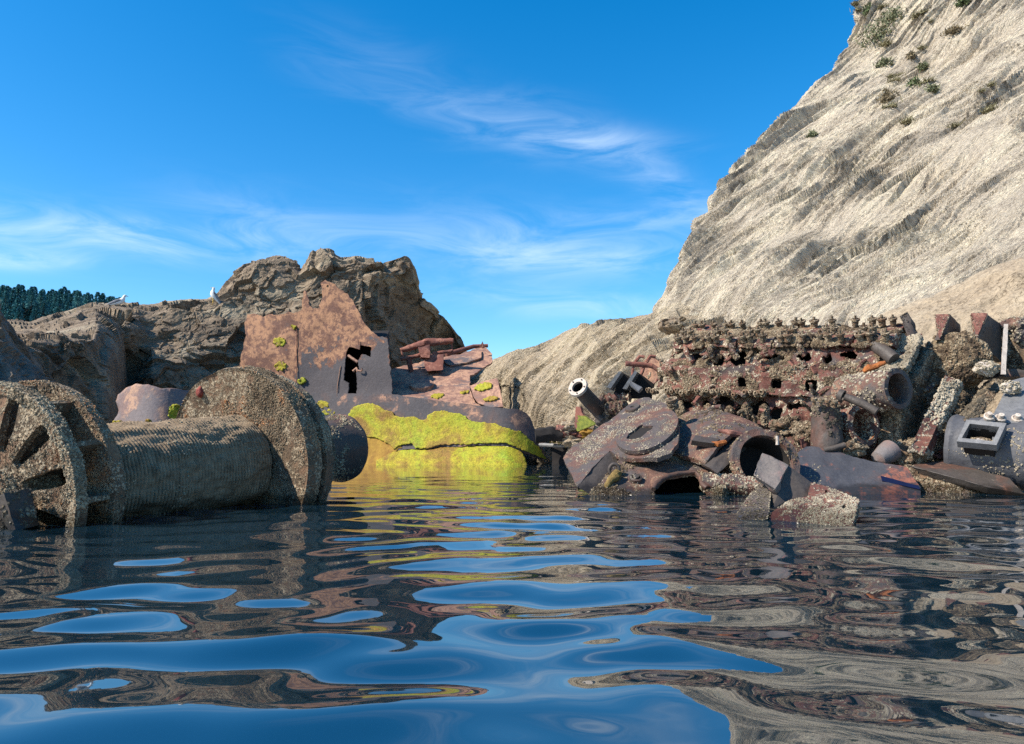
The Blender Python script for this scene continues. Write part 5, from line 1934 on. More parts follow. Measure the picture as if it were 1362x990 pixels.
link('orange_rust_lip', mb, [M_ORANGE], pt, 40)
mb = MB()
mb.path([P(955, 572, 8.75), P(970, 577, 8.7), P(985, 579, 8.72), P(993, 583, 8.72)], [0.015, 0.04, 0.035, 0.012], 7)
mb.rough(0.03, 0.016, 8, 3)
link('rust_flake', mb, [M_BITT], cas, 40)
rc = P(1019, 614, 8.25)
rax = unit(np.array([0.10, -0.95, 0.30]))
mb = MB()
mb.lathe(frame(rc - rax * 0.5, rax, (0, 0, 1)), [(0.0, 0.36), (0.38, 0.365), (0.45, 0.385), (0.50, 0.38), (0.505, 0.30), (0.47, 0.295), (0.1, 0.29), (0.05, 0.001)], 56)
mb.rough(0.045, 0.010, 7, 3, seed=143)
mb.encrust(3000, 0.006, 0.019, 1, 0.0, 2.0, seed=144, keep=lambda p: np.linalg.norm(np.cross(p - rc, rax), axis=1) > 0.30)
rg = link('ring_end', mb, [M_TANK, M_BARN_E], cas, 45)
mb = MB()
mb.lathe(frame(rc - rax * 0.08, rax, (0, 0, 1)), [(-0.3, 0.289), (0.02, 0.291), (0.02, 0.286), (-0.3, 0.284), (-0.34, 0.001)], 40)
link('ring_shade', mb, [M_HOLLOW], rg, None)  # black sleeve added so the ring's inside looks shaded
mb = MB()
q = P(1034, 592, 8.25)
mb.rod(q, q + np.array([0.0, 0.0, 0.10]), 0.022, 0.018, 8)
mb.rough(0.03, 0.006, 10, 2)
link('bolt', mb, [M_PALE], rg, 40)
mb = MB()
mb.path([P(936, 640, 8.30), P(960, 643, 8.22), P(990, 647, 8.12), P(1020, 652, 8.0)], [0.10, 0.11, 0.11, 0.10], 14)
mb.rough(0.05, 0.012, 6, 3)
mb.encrust(900, 0.006, 0.018, 1, 0.05, 2.2, seed=146)
hp = link('sunken_pipe', mb, [M_ENGINE, M_BARN_W], None, 45)
tag(hp, 'purple brown pipe with white barnacles lying under the open ring end', 'pipe')

# bracket nearest to us, half out of the water
br_ = thing('iron_bracket', 'white barnacled iron bracket with a square grey end, nearest wreckage in the water', 'bracket', tuple(P(1060, 680, 5.5) * (1, 1, 0)))
mb = MB()
fc = planeY((1014, 604, 5.72), (1048, 619, 5.62), (1001, 631, 5.52))
q = [P(x_, y_, fc(x_, y_)) for x_, y_ in [(1014, 604), (1048, 619), (1031, 651), (1001, 631)]]
mb.hexa(q + [a + np.array([0.055, 0.12, -0.045]) for a in q])
mb.rough(0.03, 0.009, 9, 3, big=0.016, bigf=5, seed=151)
mb.encrust(420, 0.004, 0.012, 1, 0.1, 4, seed=152, face=fc.normal)
link('square_end', mb, [rust_mat('grey_worn_iron', (0.15, 0.128, 0.115), (0.20, 0.14, 0.125), (0.28, 0.12, 0.10), (0.34, 0.13, 0.06), (0.5, 0.44, 0.34), 1.6, 0.55, None, 0.56, 0.72, 0.62, 0.6, 0.006), M_BARN_W], br_, 35)
mb = MB()
q = [P(1048, 619, 5.64), P(1057, 626, 5.66), P(1079, 642, 5.60), P(1074, 660, 5.50), P(1050, 664, 5.48), P(1028, 676, 5.40), P(1037, 645, 5.55)]
mb.add(np.concatenate([q, np.array(q) + np.array([-0.03, 0.05, 0.0])]), [tuple(range(7)), tuple(range(13, 6, -1))] + [(i, i + 7, (i + 1) % 7 + 7, (i + 1) % 7) for i in range(7)])
mb.rough(0.04, 0.006, 8, 3)
link('shaded_web', mb, [M_DARK], br_, 35)
mb = MB()
q = [P(981, 682, 5.40), P(1000, 655, 5.62), P(1012, 642, 5.72), P(1026, 650, 5.58), P(1021, 690, 5.2), P(981, 704, 5.18)]
mb.add(np.concatenate([q, np.array(q) + np.array([0.06, 0.16, -0.02])]), [tuple(range(6)), tuple(range(11, 5, -1))] + [(i, i + 6, (i + 1) % 6 + 6, (i + 1) % 6) for i in range(6)])
mb.rough(0.035, 0.008, 8, 3, seed=153)
mb.encrust(3200, 0.004, 0.012, 1, -0.5, 4, seed=154)
link('lower_lug', mb, [M_TANK, M_BARN_W], br_, 35)
mb = MB()
fp = planeY((1079, 642, 5.60), (1143, 665, 5.28), (1050, 690, 5.20))
mb.sheet([(1026, 682), (1052, 664), (1074, 660), (1079, 641.5), (1102, 647.5), (1125, 657), (1143, 665), (1140, 674), (1132, 706), (1020, 712)], [ellipse(1123, 674.5, 3.2, 3.4, 0, 14), ellipse(1099, 654, 2.2, 2.4, 0, 10)], pmap(fp), 0.09, 4, 0)
mb.rough(0.035, 0.004, 9, 3, seed=155)
mb.encrust(4500, 0.003, 0.010, 1, 0.05, 3.2, seed=156, face=fp.normal)
link('bolted_plate', mb, [M_ENGINE, M_BARN_W], br_, 35)

# big dark plate behind the bracket
dp = planeY((1075, 594, 8.9), (1200, 622, 8.6), (1110, 655, 8.25))
mb = MB()
mb.sheet(rag([(1030, 668), (1046, 616), (1058, 604), (1071, 592.5), (1090, 594), (1117, 602), (1140, 607), (1161, 611.5), (1185, 617), (1206, 622), (1216, 636), (1224, 648), (1222, 668)], 5, 0.6, 0.15), [], pmap(dp, 0, 0.03), 0.05, 6, 0)
mb.rough(0.06, 0.006, 6, 3, big=0.025, bigf=1.8, seed=161)
mb.encrust(3500, 0.004, 0.014, 1, 0.35, 1.8, seed=162)
pl = link('hull_plate', mb, [rust_mat('blue_black_plate', (0.062, 0.062, 0.07), (0.08, 0.058, 0.056), (0.26, 0.10, 0.065), (0.34, 0.12, 0.05), (0.42, 0.36, 0.26), 0.9, 0.58, None, 0.55, 0.69, 0.66, 0.42, 0.004), M_BARN_W], None, 40)
tag(pl, 'smooth blue black hull plate sloping into the water, with a dark blue stripe', 'steel plate')
mb = MB()
mb.sheet([(1171, 635), (1190, 640), (1221, 648.5), (1223, 653), (1173, 642)], [], pmap(dp, 0.022), 0.012, 5, 0)
link('blue_stripe', mb, [plain_mat('dark_blue_stripe', (0.004, 0.007, 0.028), (0.006, 0.010, 0.04), 9, 0.5, 0)], pl, 40)  # thin dark blue quad laid just above the plate

# grey slab at the right waterline
sl = planeY((1210, 616, 8.9), (1350, 655, 8.05), (1290, 612, 8.9))
slab = thing('ship_beam', 'long grey slab with a crusted underside along the waterline below the casing', 'beam', tuple(P(1280, 650, 8.3) * (1, 1, 0)))
mb = MB()
top = [P(1206, 619, 8.75), P(1262, 612, 8.9), P(1300, 625, 8.6), P(1342, 636, 8.35), P(1364, 658, 8.0), P(1315, 648, 8.15), P(1275, 637, 8.35), P(1240, 628, 8.55)]
t_ = np.array(top)
n_ = len(t_)
mb.add(np.concatenate([t_, t_ + np.array([0.02, 0.08, -0.07])]), [tuple(range(n_)), tuple(range(2 * n_ - 1, n_ - 1, -1))] + [(i, i + n_, (i + 1) % n_ + n_, (i + 1) % n_) for i in range(n_)])
mb.rough(0.06, 0.007, 6, 3, seed=163)
mb.encrust(420, 0.007, 0.018, 1, 0.25, 1.8, seed=164)
link('top_face', mb, [M_DARK, M_BARN_W], slab, 40)
mb = MB()
q = [P(1206, 621, 8.78), P(1364, 660, 8.03), P(1364, 690, 8.0), P(1222, 680, 8.5)]
mb.hexa(q + [a + np.array([0.1, 0.7, 0.0]) for a in q])
mb.rough(0.06, 0.05, 4, 4, big=0.05, bigf=2.5, seed=165)
mb.encrust(5200, 0.008, 0.024, 1, -0.2, 2.0, seed=166)
link('crusted_underside', mb, [M_CRUST, M_BARN_E], slab, 40)

# pipe stub and crust between plate and frame
mb = MB()
a_, b_ = P(1168, 611, 8.85), P(1188, 597, 8.95)
mb.lathe(frame(a_, b_ - a_), [(-0.04, 0.001), (0, 0.09), (0.16, 0.125), (0.24, 0.13), (0.25, 0.09), (0.22, 0.001)], 28)
mb.rough(0.05, 0.005, 8, 2)
ps = link('pipe_stub', mb, [rust_mat('pinkish_bare_steel', (0.16, 0.14, 0.135), (0.19, 0.13, 0.115), (0.3, 0.2, 0.16), (0.3, 0.14, 0.07), (0.4, 0.34, 0.28), 1.5, 0.5, None, 0.6, 0.7, 0.75, 0.5, 0.004)], None, 45)
tag(ps, 'short smooth pinkish grey pipe stub lying on the blue black plate', 'pipe')
mb = MB()
mb.path([P(1096, 599, 8.85), P(1110, 596, 8.82), P(1124, 592, 8.8)], 0.035, 10)
mb.rough(0.04, 0.004, 8, 2)
tag(link('thin_pipe', mb, [M_DARK], None, 50), 'thin dark pipe lying on the upper edge of the blue black plate', 'pipe')
for i, (x_, y_, Y_, r_, lb) in enumerate([(1206, 606, 9.0, 0.19, 'tan crusted lump just right of the pinkish pipe stub'), (1132, 597, 8.95, 0.13, 'dark crusted lump under the oval port'), (1076, 578, 9.3, 0.16, 'crusted lump against the engine left of the pump'),
                                          (1048, 568, 9.6, 0.15, 'crusted lump on the engine side above the open ring')]):
    mb = MB()
    mb.blob(P(x_, y_, Y_), (r_ * 1.25, r_, r_ * .8), 20 + i, 4, 0.45, 1.5)
    mb.encrust(900, 0.008, 0.024, 1, -0.25, 2.2, seed=170 + i)
    tag(link('crusted_debris', mb, [M_CRUST, M_BARN_D if i == 1 else M_BARN_E], None, 45), lb, 'debris')

# ------------------------------------------------------------------ flanged pipe, beams and rails left of the engine
p0, p1 = P(768.5, 515, 11.1), P(812, 563, 11.9)
pa = unit(p1 - p0)
fp_ = thing('flanged_pipe', 'dark pipe pointing up left with a pale round bolted flange, before the headland', 'pipe', tuple(p1 * (1, 1, 0)))
mb = MB()
L_ = float(np.linalg.norm(p1 - p0))
mb.lathe(frame(p0, pa), [(0.02, 0.092), (0.02, 0.115), (L_ * .8, 0.125), (L_ * .82, 0.15), (L_ + 0.3, 0.15), (L_ + 0.3, 0.09), (0.02, 0.092)], 36)
mb.rough(0.06, 0.005, 7, 2)
link('pipe_body', mb, [M_DARK], fp_, 45)
mb = MB()
mb.lathe(frame(p0, pa), [(-0.01, 0.090), (-0.015, 0.150), (0.03, 0.152), (0.035, 0.112), (0.03, 0.09), (-0.01, 0.09)], 40)
mb.rough(0.03, 0.004, 10, 2)
fl = link('pale_flange', mb, [M_PALE], fp_, 45)
for k in range(5):
    a = 2 * math.pi * k / 5 + 0.4
    q = xf(frame(p0, pa), np.array([[0.122 * math.cos(a), 0.122 * math.sin(a), -0.022]]))[0]
    mb = MB()
    mb.lathe(frame(q, -pa), [(0, 0.012), (0.004, 0.012), (0.006, 0.001)], 8)
    link('bolt_hole_disc', mb, [M_HOLLOW], fl, None)  # flat black discs, the holes' shade put into their colour
mb = MB()
mb.lathe(frame(p0, pa), [(0.03, 0.0895), (0.9, 0.0885), (0.9, 0.001)], 30)
link('pipe_shade', mb, [M_HOLLOW], fp_, None)  # black sleeve added to darken the open pipe mouth
mb = MB()
mb.blob(P(806, 556, 11.6), (0.16, 0.14, 0.15), 5, 4, 0.35, 1.4)
mb.encrust(260, 0.01, 0.024, 1, 0.0, 2, seed=180)
link('crusted_joint', mb, [M_DARK, M_BARN_D], fp_, 45)

for i, (x0, y0, x1, y1, Y0, r0, lb) in enumerate([(800, 531, 838, 528, 11.6, 0.085, 'upper of two crusted brown rods beside the flanged pipe'), (808, 544, 832, 541, 11.3, 0.095, 'lower of two crusted brown rods beside the flanged pipe')]):
    mb = MB()
    A, B = P(x0, y0, Y0), P(x1, y1, Y0 - .2)
    LL = float(np.linalg.norm(B - A))
    tt = np.linspace(0, LL, 40)
    mb.lathe(frame(A, B - A), [(-0.01, 0.001)] + [(t, r0 * (0.85 + 0.18 * math.sin(t / LL * 26))) for t in tt] + [(LL + .01, 0.001)], 18)
    mb.rough(0.05, 0.014, 7, 3, seed=i)
    mb.encrust(500, 0.008, 0.02, 1, 0.0, 2.2, seed=181 + i)
    tag(link('crusted_rod', mb, [M_ENGINE, M_BARN_E], None, 45), lb, 'rod', 'crusted rods beside the pipe')

# two short steel beams seen end on
for i, (fl_, body, lb) in enumerate([([(823, 494), (827, 495), (812, 517), (807, 515)], [(827, 495), (839, 502), (834, 532), (815, 527)], 'left of two short dark beams with bright edges, behind the tilted plate'),
                                    ([(844, 493), (848, 495), (833.5, 518), (828, 517)], [(848, 495), (870, 511), (866, 531), (835, 530)], 'right of two short dark beams, with a bright bracket, behind the tilted plate')]):
    b = thing('steel_beam', lb, 'beam', tuple(P(825 + 20 * i, 540, 11.3) * (1, 1, 0)), 'short steel beams')
    mb = MB()
    q = [P(x_, y_, 11.3) for x_, y_ in fl_]
    mb.hexa(q + [a + np.array([0.09, 0.28, -0.02]) for a in q])
    mb.rough(0.05, 0.004, 7, 2)
    link('flange', mb, [M_GREYMETAL], b, 35)
    mb = MB()
    q = [P(x_, y_, 11.5) for x_, y_ in body]
    mb.hexa(q + [a + np.array([0.02, 0.06, 0.0]) for a in q])
    mb.rough(0.07, 0.006, 7, 2)
    link('web', mb, [M_HOLLOW], b, 35)  # unlit web coloured near black, its shade painted beside the grey flange
    if i:
        mb = MB()
        q = [P(838.5, 507, 11.3), P(854, 515, 11.15), P(849, 520.5, 11.0), P(838, 512, 11.1)]
        mb.hexa(q + [a + np.array([0.02, 0.04, -0.03]) for a in q])
        mb.rough(0.05, 0.003, 7, 2)
        link('bracket', mb, [M_GREYMETAL], b, 35)

rl = thing('broken_railing', 'broken red rusted railing with a grey plate, left of the engine top', 'railing', tuple(P(860, 520, 12.2) * (1, 1, 0)))
for nm, pts, r_ in [('rail', [(832, 484), (850, 485), (867, 487)], 0.045), ('rail', [(867, 487), (874, 491), (881, 496)], 0.04), ('rail', [(846, 480), (851, 474), (857, 475)], 0.03), ('rail', [(860, 482), (865, 474), (872, 475)], 0.03),
                    ('baluster', [(857, 487), (853, 498), (850, 505)], 0.025), ('baluster', [(846, 479), (842, 490), (841, 500)], 0.02), ('baluster', [(881, 495), (876, 502), (873, 508)], 0.02)]:
    mb = MB()
    mb.path([P(x_, y_, 12.0) for x_, y_ in pts], r_, 8)
    mb.rough(0.06, 0.010, 8, 2)
    link(nm, mb, [M_BITT], rl, 50)
mb = MB()
mb.sheet(rag([(850, 487), (862, 476), (872, 474), (886, 486), (884, 500), (868, 512), (852, 508)], 3, 0.8), [], lambda px, py: P(px, py, 12.25 - 0.006 * (px - 860)), 0.05, 4, 0)
mb.rough(0.06, 0.010, 7, 3)
mb.encrust(500, 0.01, 0.024, 1, 0.1, 2, seed=190)
link('plate', mb, [M_DECK, M_BARN_W], rl, 40)

# ------------------------------------------------------------------ debris in the gap between bow and plates
mb = MB()
mb.sheet(rag([(766, 541), (772, 541.5), (775, 552), (792, 564), (768, 574), (764, 566)], 2, 0.5), [], lambda px, py: P(px, py, 21.0 - 0.02 * (px - 770)), 0.08, 3, 0)
v = mb.V()
x_, y_ = project(v)
mb.m = [1 if (y_[list(f)].mean() > 553 and x_[list(f)].mean() > 768) else 0 for f in mb.f]
d1 = link('torn_plate', mb, [M_BITT, plain_mat('olive_weed', (0.06, 0.085, 0.015), (0.20, 0.21, 0.03), 9)], None, 40)
tag(d1, 'pointed torn plate with green weed, standing in the gap behind the tilted plate', 'steel plate')
mb = MB()
q = [P(734, 593, 22.3), P(758, 594, 22.2), P(758, 622, 22.0), P(734, 622, 22.1)]
mb.hexa(q + [a + np.array([0.15, 0.7, 0.0]) for a in q])
mb.rough(0.15, 0.02, 4, 2)
tag(link('dark_block', mb, [M_HOLLOW], None, 40), 'black square steel block standing in the water of the gap', 'wreckage')
mb = MB()
mb.path([P(718, 592, 22.4), P(735, 592.5, 22.1), P(748, 593, 21.9), P(757, 593.5, 21.9)], 0.06, 7)
mb.rough(0.1, 0.02, 4, 2)
tag(link('bent_bar', mb, [M_GREYMETAL], None, 50), 'pale bent bar lying along the top of the black block', 'bar')
for i, (pts, r_, mm, lb) in enumerate([([(717, 589), (729, 584), (740, 580)], 0.05, M_BITT, 'thin rusty bar slanting up behind the black block'), ([(767, 577), (785, 571), (806, 564)], 0.10, M_DARK, 'dark straight bar under the pointed weedy plate'), ([(728, 575), (740, 569), (753, 560)], 0.16, M_CRUST, 'thick pale bar leaning in the gap left of the pointed plate'),
                                      ([(712, 580), (735, 577), (748, 579)], 0.22, M_HOLLOW, 'black beam lying across the gap beside the weedy bow')]):
    mb = MB()
    mb.path([P(x_, y_, 22.4 - 0.25 * i) for x_, y_ in pts], r_, 7)
    mb.rough(0.12, 0.03, 4, 3, seed=i)
    tag(link('loose_bar', mb, [mm], None, 50), lb, 'bar', 'bars lying in the gap')
for i, (x_, y_, r_, sq, mm, lb) in enumerate([(756, 569, 0.22, 0.8, ledge_mat, 'light stone just left of the pointed weedy plate'), (748.5, 573, 0.15, 1.2, M_BITT, 'small red brown stone beside the light stone in the gap'), (762, 588, 0.24, 0.6, ledge_mat, 'tan stone above the water at the left end of the tilted plate'),
                                             (783, 576, 0.24, 0.7, M_STAIN, 'yellow weedy stone between dark bar and tilted plate'), (765, 579, 0.16, 0.6, M_BITT, 'flat purple brown stone on top of the tan stone')]):
    mb = MB()
    mb.blob(P(x_, y_, 21.6), (r_ * 1.4, r_, r_ * sq), 40 + i, 3, 0.2, 1.2, flat=0.5)
    tag(link('stone', mb, [mm], None, None), lb, 'stone', 'stones in the gap')
mb = MB()
for k in range(40):
    x_, y_ = 746 + random.gauss(0, 6), 582 + random.gauss(0, 2)
    mb.path([P(x_, y_, 22.0), P(x_ + random.uniform(-1, 1), y_ + random.uniform(3, 9), 21.9)], [0.05, 0.015], 4)
tag(link('weed_fringe', mb, [M_ALGAE], None, 60), 'bright green weed fringe hanging above the black block', 'seaweed')

# dark boulders behind the engine
for i, (x_, y_, Y_, r, lb) in enumerate([(895, 434, 20.5, (0.34, 0.5, 0.22), 'dark grey rounded boulder at the foot of the cliff left of the engine top')]):
    mb = MB()
    mb.blob(P(x_, y_, Y_), r, 60 + i, 4, 0.12, 1.2, flat=0.4)
    tag(link('boulder', mb, [ridge_mat], None, None), lb, 'boulder')

# ------------------------------------------------------------------ gulls on the ridge
M_WHITE = plain_mat('white_feathers', (0.70, 0.69, 0.66), (0.80, 0.79, 0.77), 20, 0.8, 0)
M_WING = plain_mat('grey_feathers', (0.16, 0.16, 0.17), (0.28, 0.28, 0.30), 14, 0.8, 0)
M_BILL = plain_mat('yellow_bill', (0.5, 0.32, 0.04), (0.55, 0.38, 0.06), 10, 0.5, 0)


def gull(at, s, face, sitting, label):
    """loft of ellipses from tail to bill tip; faces along -x when face is 1"""
    g_ = thing('seagull', label, 'seagull', tuple(at))
    lift = 0.12 if sitting else 0.30
    # (along, up, half width, half height)
    sec = [(0.46, 0.02, 0.004, 0.004), (0.40, 0.04, 0.035, 0.015), (0.28, 0.09, 0.06, 0.04), (0.14, 0.15, 0.095, 0.085), (0.0, 0.20, 0.115, 0.115), (-0.10, 0.26, 0.105, 0.115), (-0.16, 0.34, 0.07, 0.08), (-0.18, 0.41, 0.05, 0.055),
           (-0.195, 0.46, 0.052, 0.055), (-0.225, 0.485, 0.05, 0.05), (-0.26, 0.485, 0.03, 0.03), (-0.275, 0.482, 0.018, 0.017), (-0.33, 0.470, 0.010, 0.011), (-0.35, 0.462, 0.002, 0.003)]
    n = 16
    pts = []
    for i, (t, h, hw, hh) in enumerate(sec):
        a0 = sec[max(i - 1, 0)]
        a1 = sec[min(i + 1, len(sec) - 1)]
        d = unit(np.array([a1[0] - a0[0], 0, a1[1] - a0[1]]))
        up = np.array([-d[2], 0, d[0]])
        up = up if up[2] > 0 or (abs(up[2]) < 1e-6) else -up
        for k in range(n):
            a = 2 * math.pi * k / n
            pts.append(np.array([t, 0, h + lift - 0.12]) + up * hh * math.sin(a) + np.array([0, hw * math.cos(a), 0]))
    fs = [(i * n + k, i * n + (k + 1) % n, (i + 1) * n + (k + 1) % n, (i + 1) * n + k) for i in range(len(sec) - 1) for k in range(n)]

    def place(v):
        v = np.asarray(v, float) * s
        if not sitting:
            k_ = v[:, 2] > 0.10 * s
            b0, b1 = math.cos(R(32)), math.sin(R(32))
            x_, z_ = v[k_, 0].copy(), v[k_, 2] - 0.3 * s
            head_ = np.clip((-x_ / s - 0.12) / 0.1, 0, 1)
            v[k_, 0] = x_ * b0 + z_ * b1 - 0.0 * head_
            v[k_, 2] = -x_ * b1 * (1 - 0.75 * head_) + z_ * b0 + 0.3 * s + head_ * 0.07 * s
        v[:, 0] *= face
        c_, s_ = math.cos(R(25)), math.sin(R(25))
        return np.stack([v[:, 0] * c_ - v[:, 1] * s_, v[:, 0] * s_ + v[:, 1] * c_, v[:, 2]], 1) + at

    mb = MB()
    mb.add(place(pts), fs, 0)
    mb.m = [1 if (i // n) >= 10 else 0 for i in range(len(fs))]
    link('body', mb, [M_WHITE, M_BILL], g_, 180)
    for sd in (-1, 1):
        mb = MB()
        wv = []
        secw = [(-0.10, 0.30, 0.01), (-0.02, 0.275, 0.05), (0.12, 0.215, 0.06), (0.28, 0.14, 0.045), (0.42, 0.07, 0.02), (0.54, 0.015, 0.004)]
        for t, h, hh in secw:
            hw = np.interp(t, [-0.16, -0.10, 0.0, 0.14, 0.28, 0.40, 0.46], [.07, .105, .115, .095, .06, .035, .0])
            for k in range(8):
                a = 2 * math.pi * k / 8
                wv.append((t, sd * (hw + 0.004 + 0.012 * math.cos(a)), h + lift - 0.12 + hh * math.sin(a)))
        mb.add(place(wv), [(i * 8 + k, i * 8 + (k + 1) % 8, (i + 1) * 8 + (k + 1) % 8, (i + 1) * 8 + k) for i in range(len(secw) - 1) for k in range(8)] + [tuple(range(8)), tuple(range(40, 48))])
        link('wing', mb, [M_WING], g_, 180)
        mb = MB()
        mb.blob(place([(-0.235, sd * 0.046, 0.495 + lift - 0.12)])[0], 0.009 * s, 1, 1, 0)
        link('eye', mb, [M_HOLLOW], g_, 180)
        if not sitting:
            mb = MB()
            q = place([(0.0, sd * 0.045, 0.11 + lift - 0.12), (0.01, sd * 0.045, 0.08), (-0.005, sd * 0.045, 0.0), (-0.06, sd * 0.05, -0.004)])
            mb.path(q, 0.011 * s, 6)
            link('leg', mb, [M_BILL], g_, 60)


gull(on_surface('rock_ridge', 285, 402) + np.array([0, 0, -0.01]), 0.92, 1, False, 'white gull with grey wings standing upright on the ridge')
gull(on_surface('rock_ridge', 160, 403) + np.array([0, 0, -0.10]), 0.95, -1, True, 'sitting gull on the skyline of the ridge near the trees')

# ------------------------------------------------------------------ far wood and cliff plants
M_NEEDLE = plain_mat('hazed_needles', (0.035, 0.13, 0.15), (0.085, 0.25, 0.25), 0.6, 0.95, 0)  # blue tint of distance haze put into the needle colour
M_TRUNK = plain_mat('dark_bark', (0.03, 0.022, 0.018), (0.06, 0.045, 0.035), 3, 0.95, 0)


def tree_mesh(seed, h):
    rng = np.random.default_rng(seed)
    mb = MB()
    n = 1100
    t = rng.random(n) ** 0.8
    rad = (1 - t) ** 0.8 * 0.27 * h + 0.02 * h
    lob = 1 + 0.45 * np.sin(t * 23 + seed) * rng.random(n)
    a = rng.random(n) * 6.283
    rr = rad * lob * (0.45 + 0.55 * rng.random(n))
    c = np.stack([rr * np.cos(a), rr * np.sin(a), 0.02 * h + t * 0.98 * h], 1)
    d = np.stack([np.cos(a), np.sin(a), rng.normal(-0.1, 0.35, n)], 1)
    s = h * (0.025 + 0.035 * rng.random(n))[:, None]
    side = np.cross(d, rng.normal(size=(n, 3)))
    side /= np.linalg.norm(side, axis=1)[:, None]
    v = np.stack([c - side * s * .6, c + side * s * .6, c + d * s * 1.6], 1).reshape(-1, 3)
    mb.add(v, [(3 * i, 3 * i + 1, 3 * i + 2) for i in range(n)], 0)
    return mb


protos = []
for k in range(4):
    tr = thing('pine_tree', 'dark haze tinted conifer in the dense wood on the far hill', 'tree', (0, 0, 0), 'conifers of the far wood')
    link('crown', tree_mesh(k, 9.0), [M_NEEDLE], tr, None)
    mb = MB()
    mb.rod((0, 0, -0.5), (0, 0, 5.5), 0.22, 0.08, 7)
    link('trunk', mb, [M_TRUNK], tr, 60)
    protos.append(tr)
spots = []
for k in range(78):
    x_ = -75 + 3.25 * k + random.uniform(-1.5, 1.5)
    lift = np.interp(x_, [-80, 0, 30, 45, 60, 75, 105, 125, 150, 180], [394, 403, 401, 405, 413, 406, 408, 413, 416, 432])
    spots.append((x_, lift + random.uniform(-1, 3), 398 + random.uniform(-6, 6), random.uniform(0.75, 1.15)))
for k in range(90):
    x_ = random.uniform(-75, 130)
    spots.append((x_, random.uniform(408, 436), 372 + random.uniform(-12, 12), random.uniform(0.7, 1.1)))
for i, (x_, y_, Y_, sc_) in enumerate(spots):
    src = protos[i % 4]
    if i < 4:
        o = src
    else:
        o = src.copy()
        COL.objects.link(o)
        for ch in src.children:
            c = ch.copy()
            COL.objects.link(c)
            c.parent = o
    o.location = P(x_, y_, Y_)
    o.scale = (sc_, sc_, sc_)
    o.rotation_euler = (0, 0, random.uniform(0, 6.28))

M_LEAF = [plain_mat('dull_green_leaves', (0.10, 0.115, 0.06), (0.17, 0.175, 0.10), 5, 0.9, 0), plain_mat('dark_green_leaves', (0.05, 0.07, 0.03), (0.10, 0.13, 0.055), 5, 0.9, 0),
          plain_mat('dry_brown_grass', (0.13, 0.10, 0.06), (0.22, 0.18, 0.11), 5, 0.9, 0)]
for i, (x_, y_, w_, h_, mt_, lb) in enumerate([
        (1165, 45, 2.0, 1.6, 0, 'large dull green bush high on the cliff near its left edge'), (1151, 10, 0.5, 0.8, 1, 'dark bush on the cliff edge at the top of the sky line'), (1184, 24, 1.3, 0.9, 0, 'green bush high on the cliff, right of the large dull green bush'),
        (1218, 107, 0.55, 0.45, 1, 'small dark green bush in the middle of the upper cliff'), (1228, 84, 0.55, 0.35, 0, 'small green tuft just above the dark green bush on the cliff'), (1180, 128, 0.9, 0.9, 2, 'dry brown grass tuft on the upper cliff below the bushes'),
        (1172, 82, 0.8, 0.5, 0, 'low green tuft directly below the large dull green bush'), (1278, 2, 0.6, 0.4, 1, 'dark green tuft at the top edge right of the middle cliff'), (1078, 176, 0.4, 0.35, 0, 'tiny tuft low on the left cliff edge'),
        (1240, 114, 0.4, 0.4, 0, 'tiny tuft right of the dark green bush on the cliff'), (1266, 38, 1.0, 0.3, 2, 'dry grass strip near the top right of the cliff'), (1210, 70, 0.4, 0.5, 2, 'dry tuft between green bushes on the upper cliff')]):
    c = on_surface('cliff', x_, y_, 6)
    rng = np.random.default_rng(i)
    n = int(500 * max(w_, 0.5))
    q = rng.normal(size=(n, 3))
    q = q / np.linalg.norm(q, axis=1)[:, None] * (rng.random(n) ** 0.5)[:, None]
    q *= 1 + 0.5 * fbm(q * 2 + i, 2)[:, None]
    q = q * (w_ * 0.5, w_ * 0.5, h_ * 0.5) + c
    s = 0.05 + 0.07 * rng.random(n)
    d = rng.normal(size=(n, 3)) + (0, 0, 0.8)
    d /= np.linalg.norm(d, axis=1)[:, None]
    sd = np.cross(d, rng.normal(size=(n, 3)))
    sd /= np.linalg.norm(sd, axis=1)[:, None]
    v = np.stack([q - sd * s[:, None] * .4, q + sd * s[:, None] * .4, q + d * s[:, None] * 1.6], 1).reshape(-1, 3)
    mb = MB()
    mb.add(v, [(3 * j, 3 * j + 1, 3 * j + 2) for j in range(n)])
    tag(link('cliff_bush', mb, [M_LEAF[mt_]], None, None), lb, 'bush', 'plants on the cliff')

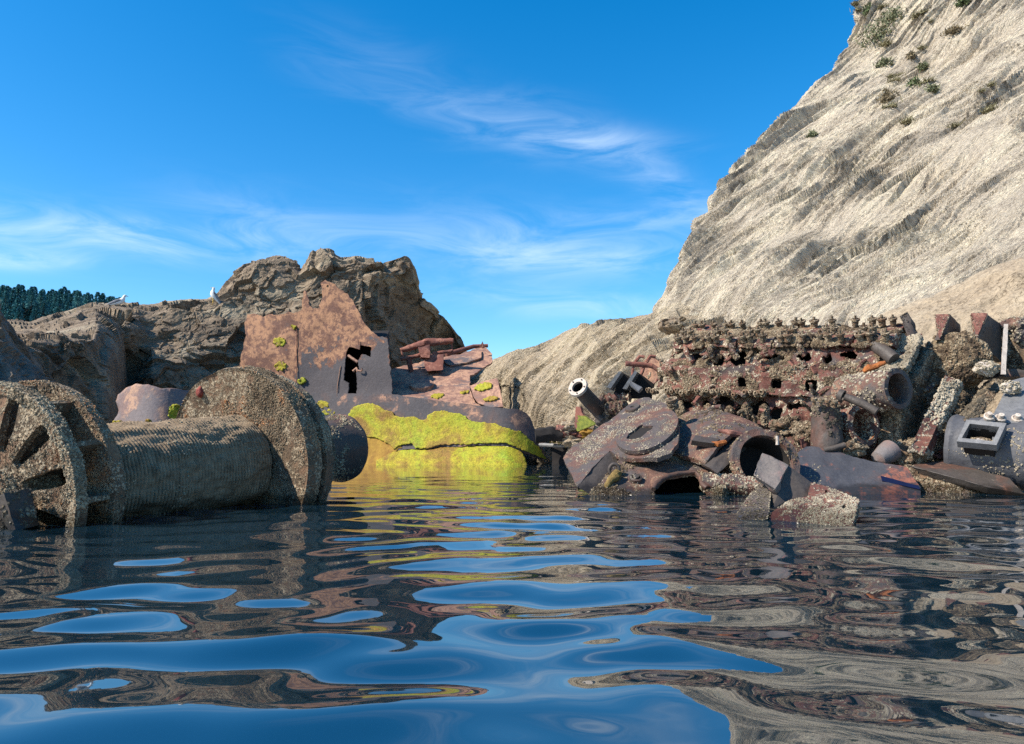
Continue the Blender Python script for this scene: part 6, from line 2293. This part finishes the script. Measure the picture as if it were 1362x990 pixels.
rr = random.Random(4)
first = None
for i in range(26):
    x_ = rr.uniform(1120, 1330)
    y_ = rr.uniform(2, 190) * (0.5 + 0.5 * rr.random())
    if x_ < 1141 + (90 - y_) * -0.35 + 12:
        x_ += 45
    c = on_surface('cliff', x_, y_, 6) + np.array([0.05, 0.03, -0.04])
    if first is None:
        rng = np.random.default_rng(77)
        n = 130
        q = rng.normal(size=(n, 3)) * (0.07, 0.07, 0.02)
        d = rng.normal(size=(n, 3)) * 0.6 + (-0.3, -0.2, 0.9)
        d /= np.linalg.norm(d, axis=1)[:, None]
        sd = np.cross(d, rng.normal(size=(n, 3)))
        sd /= np.linalg.norm(sd, axis=1)[:, None]
        s = 0.10 + 0.12 * rng.random(n)
        mb = MB()
        mb.add(np.stack([q - sd * 0.012, q + sd * 0.012, q + d * s[:, None]], 1).reshape(-1, 3), [(3 * j, 3 * j + 1, 3 * j + 2) for j in range(n)])
        first = o = link('grass_tuft', mb, [plain_mat('dry_grass', (0.13, 0.12, 0.06), (0.24, 0.21, 0.12), 6, 0.9, 0)], None, None, (0, 0, 0))
    else:
        o = first.copy()
        COL.objects.link(o)
    o.location = c
    sc_ = rr.uniform(0.6, 1.5)
    o.scale = (sc_ * 1.3, sc_ * 1.3, sc_)
    o.rotation_euler = (0, 0, rr.uniform(0, 6.28))
    tag(o, 'small dry grass tuft rooted in the cracks of the upper cliff', 'grass tuft', 'dry grass tufts on the upper cliff')

# scrap lumps grown together between the foreground plates
rs = random.Random(12)
for i, (x_, y_, Y_) in enumerate([(872, 618, 8.9), (884, 612, 9.0), (955, 634, 8.5), (968, 628, 8.6), (1002, 658, 8.2), (1040, 640, 8.3), (1062, 606, 8.9), (1076, 590, 9.2), (905, 606, 9.0), (1098, 604, 9.0),
                                  (1150, 604, 9.1), (1228, 620, 9.0), (1238, 632, 8.8), (1262, 606, 9.2), (960, 652, 8.1), (826, 612, 8.9), (1056, 622, 8.6), (1216, 596, 9.2)]):
    mb = MB()
    k_ = rs.random()
    if k_ < 0.55:
        r_ = rs.uniform(0.05, 0.11)
        mb.blob(P(x_, y_, Y_), (r_ * rs.uniform(1, 2), r_, r_ * rs.uniform(0.6, 1.1)), 80 + i, 4, 0.5, 1.7, flat=0.4)
    elif k_ < 0.8:
        q = P(x_, y_, Y_)
        t = np.array([rs.uniform(-1, 1), rs.uniform(-.6, .1), rs.uniform(-.2, .7)])
        mb.path([q - t * 0.12, q + np.array([0, 0, 0.03]), q + t * 0.14], [0.03, 0.04, 0.028], 8)
    else:
        mb.box(frame(P(x_, y_, Y_), (rs.uniform(-1, 1), -1, rs.uniform(-.5, 1)), (rs.uniform(-1, 1), 0, 1)), rs.uniform(.12, .22), rs.uniform(.15, .3), 0.035)
    mb.rough(0.035, 0.016, 8, 3, big=0.02, bigf=3, seed=i)
    mb.encrust(420, 0.005, 0.016, 1, rs.choice((-0.3, 0.0, 0.1)), 2.4, seed=300 + i)
    tag(link('scrap_lump', mb, [rs.choice((M_ENGINE, M_CRUST, M_BITT, M_TANK)), rs.choice((M_BARN, M_BARN_E, M_BARN_D))], None, 45), 'small crusted scrap lump wedged among the foreground wreckage', 'scrap', 'scrap lumps among the foreground plates')
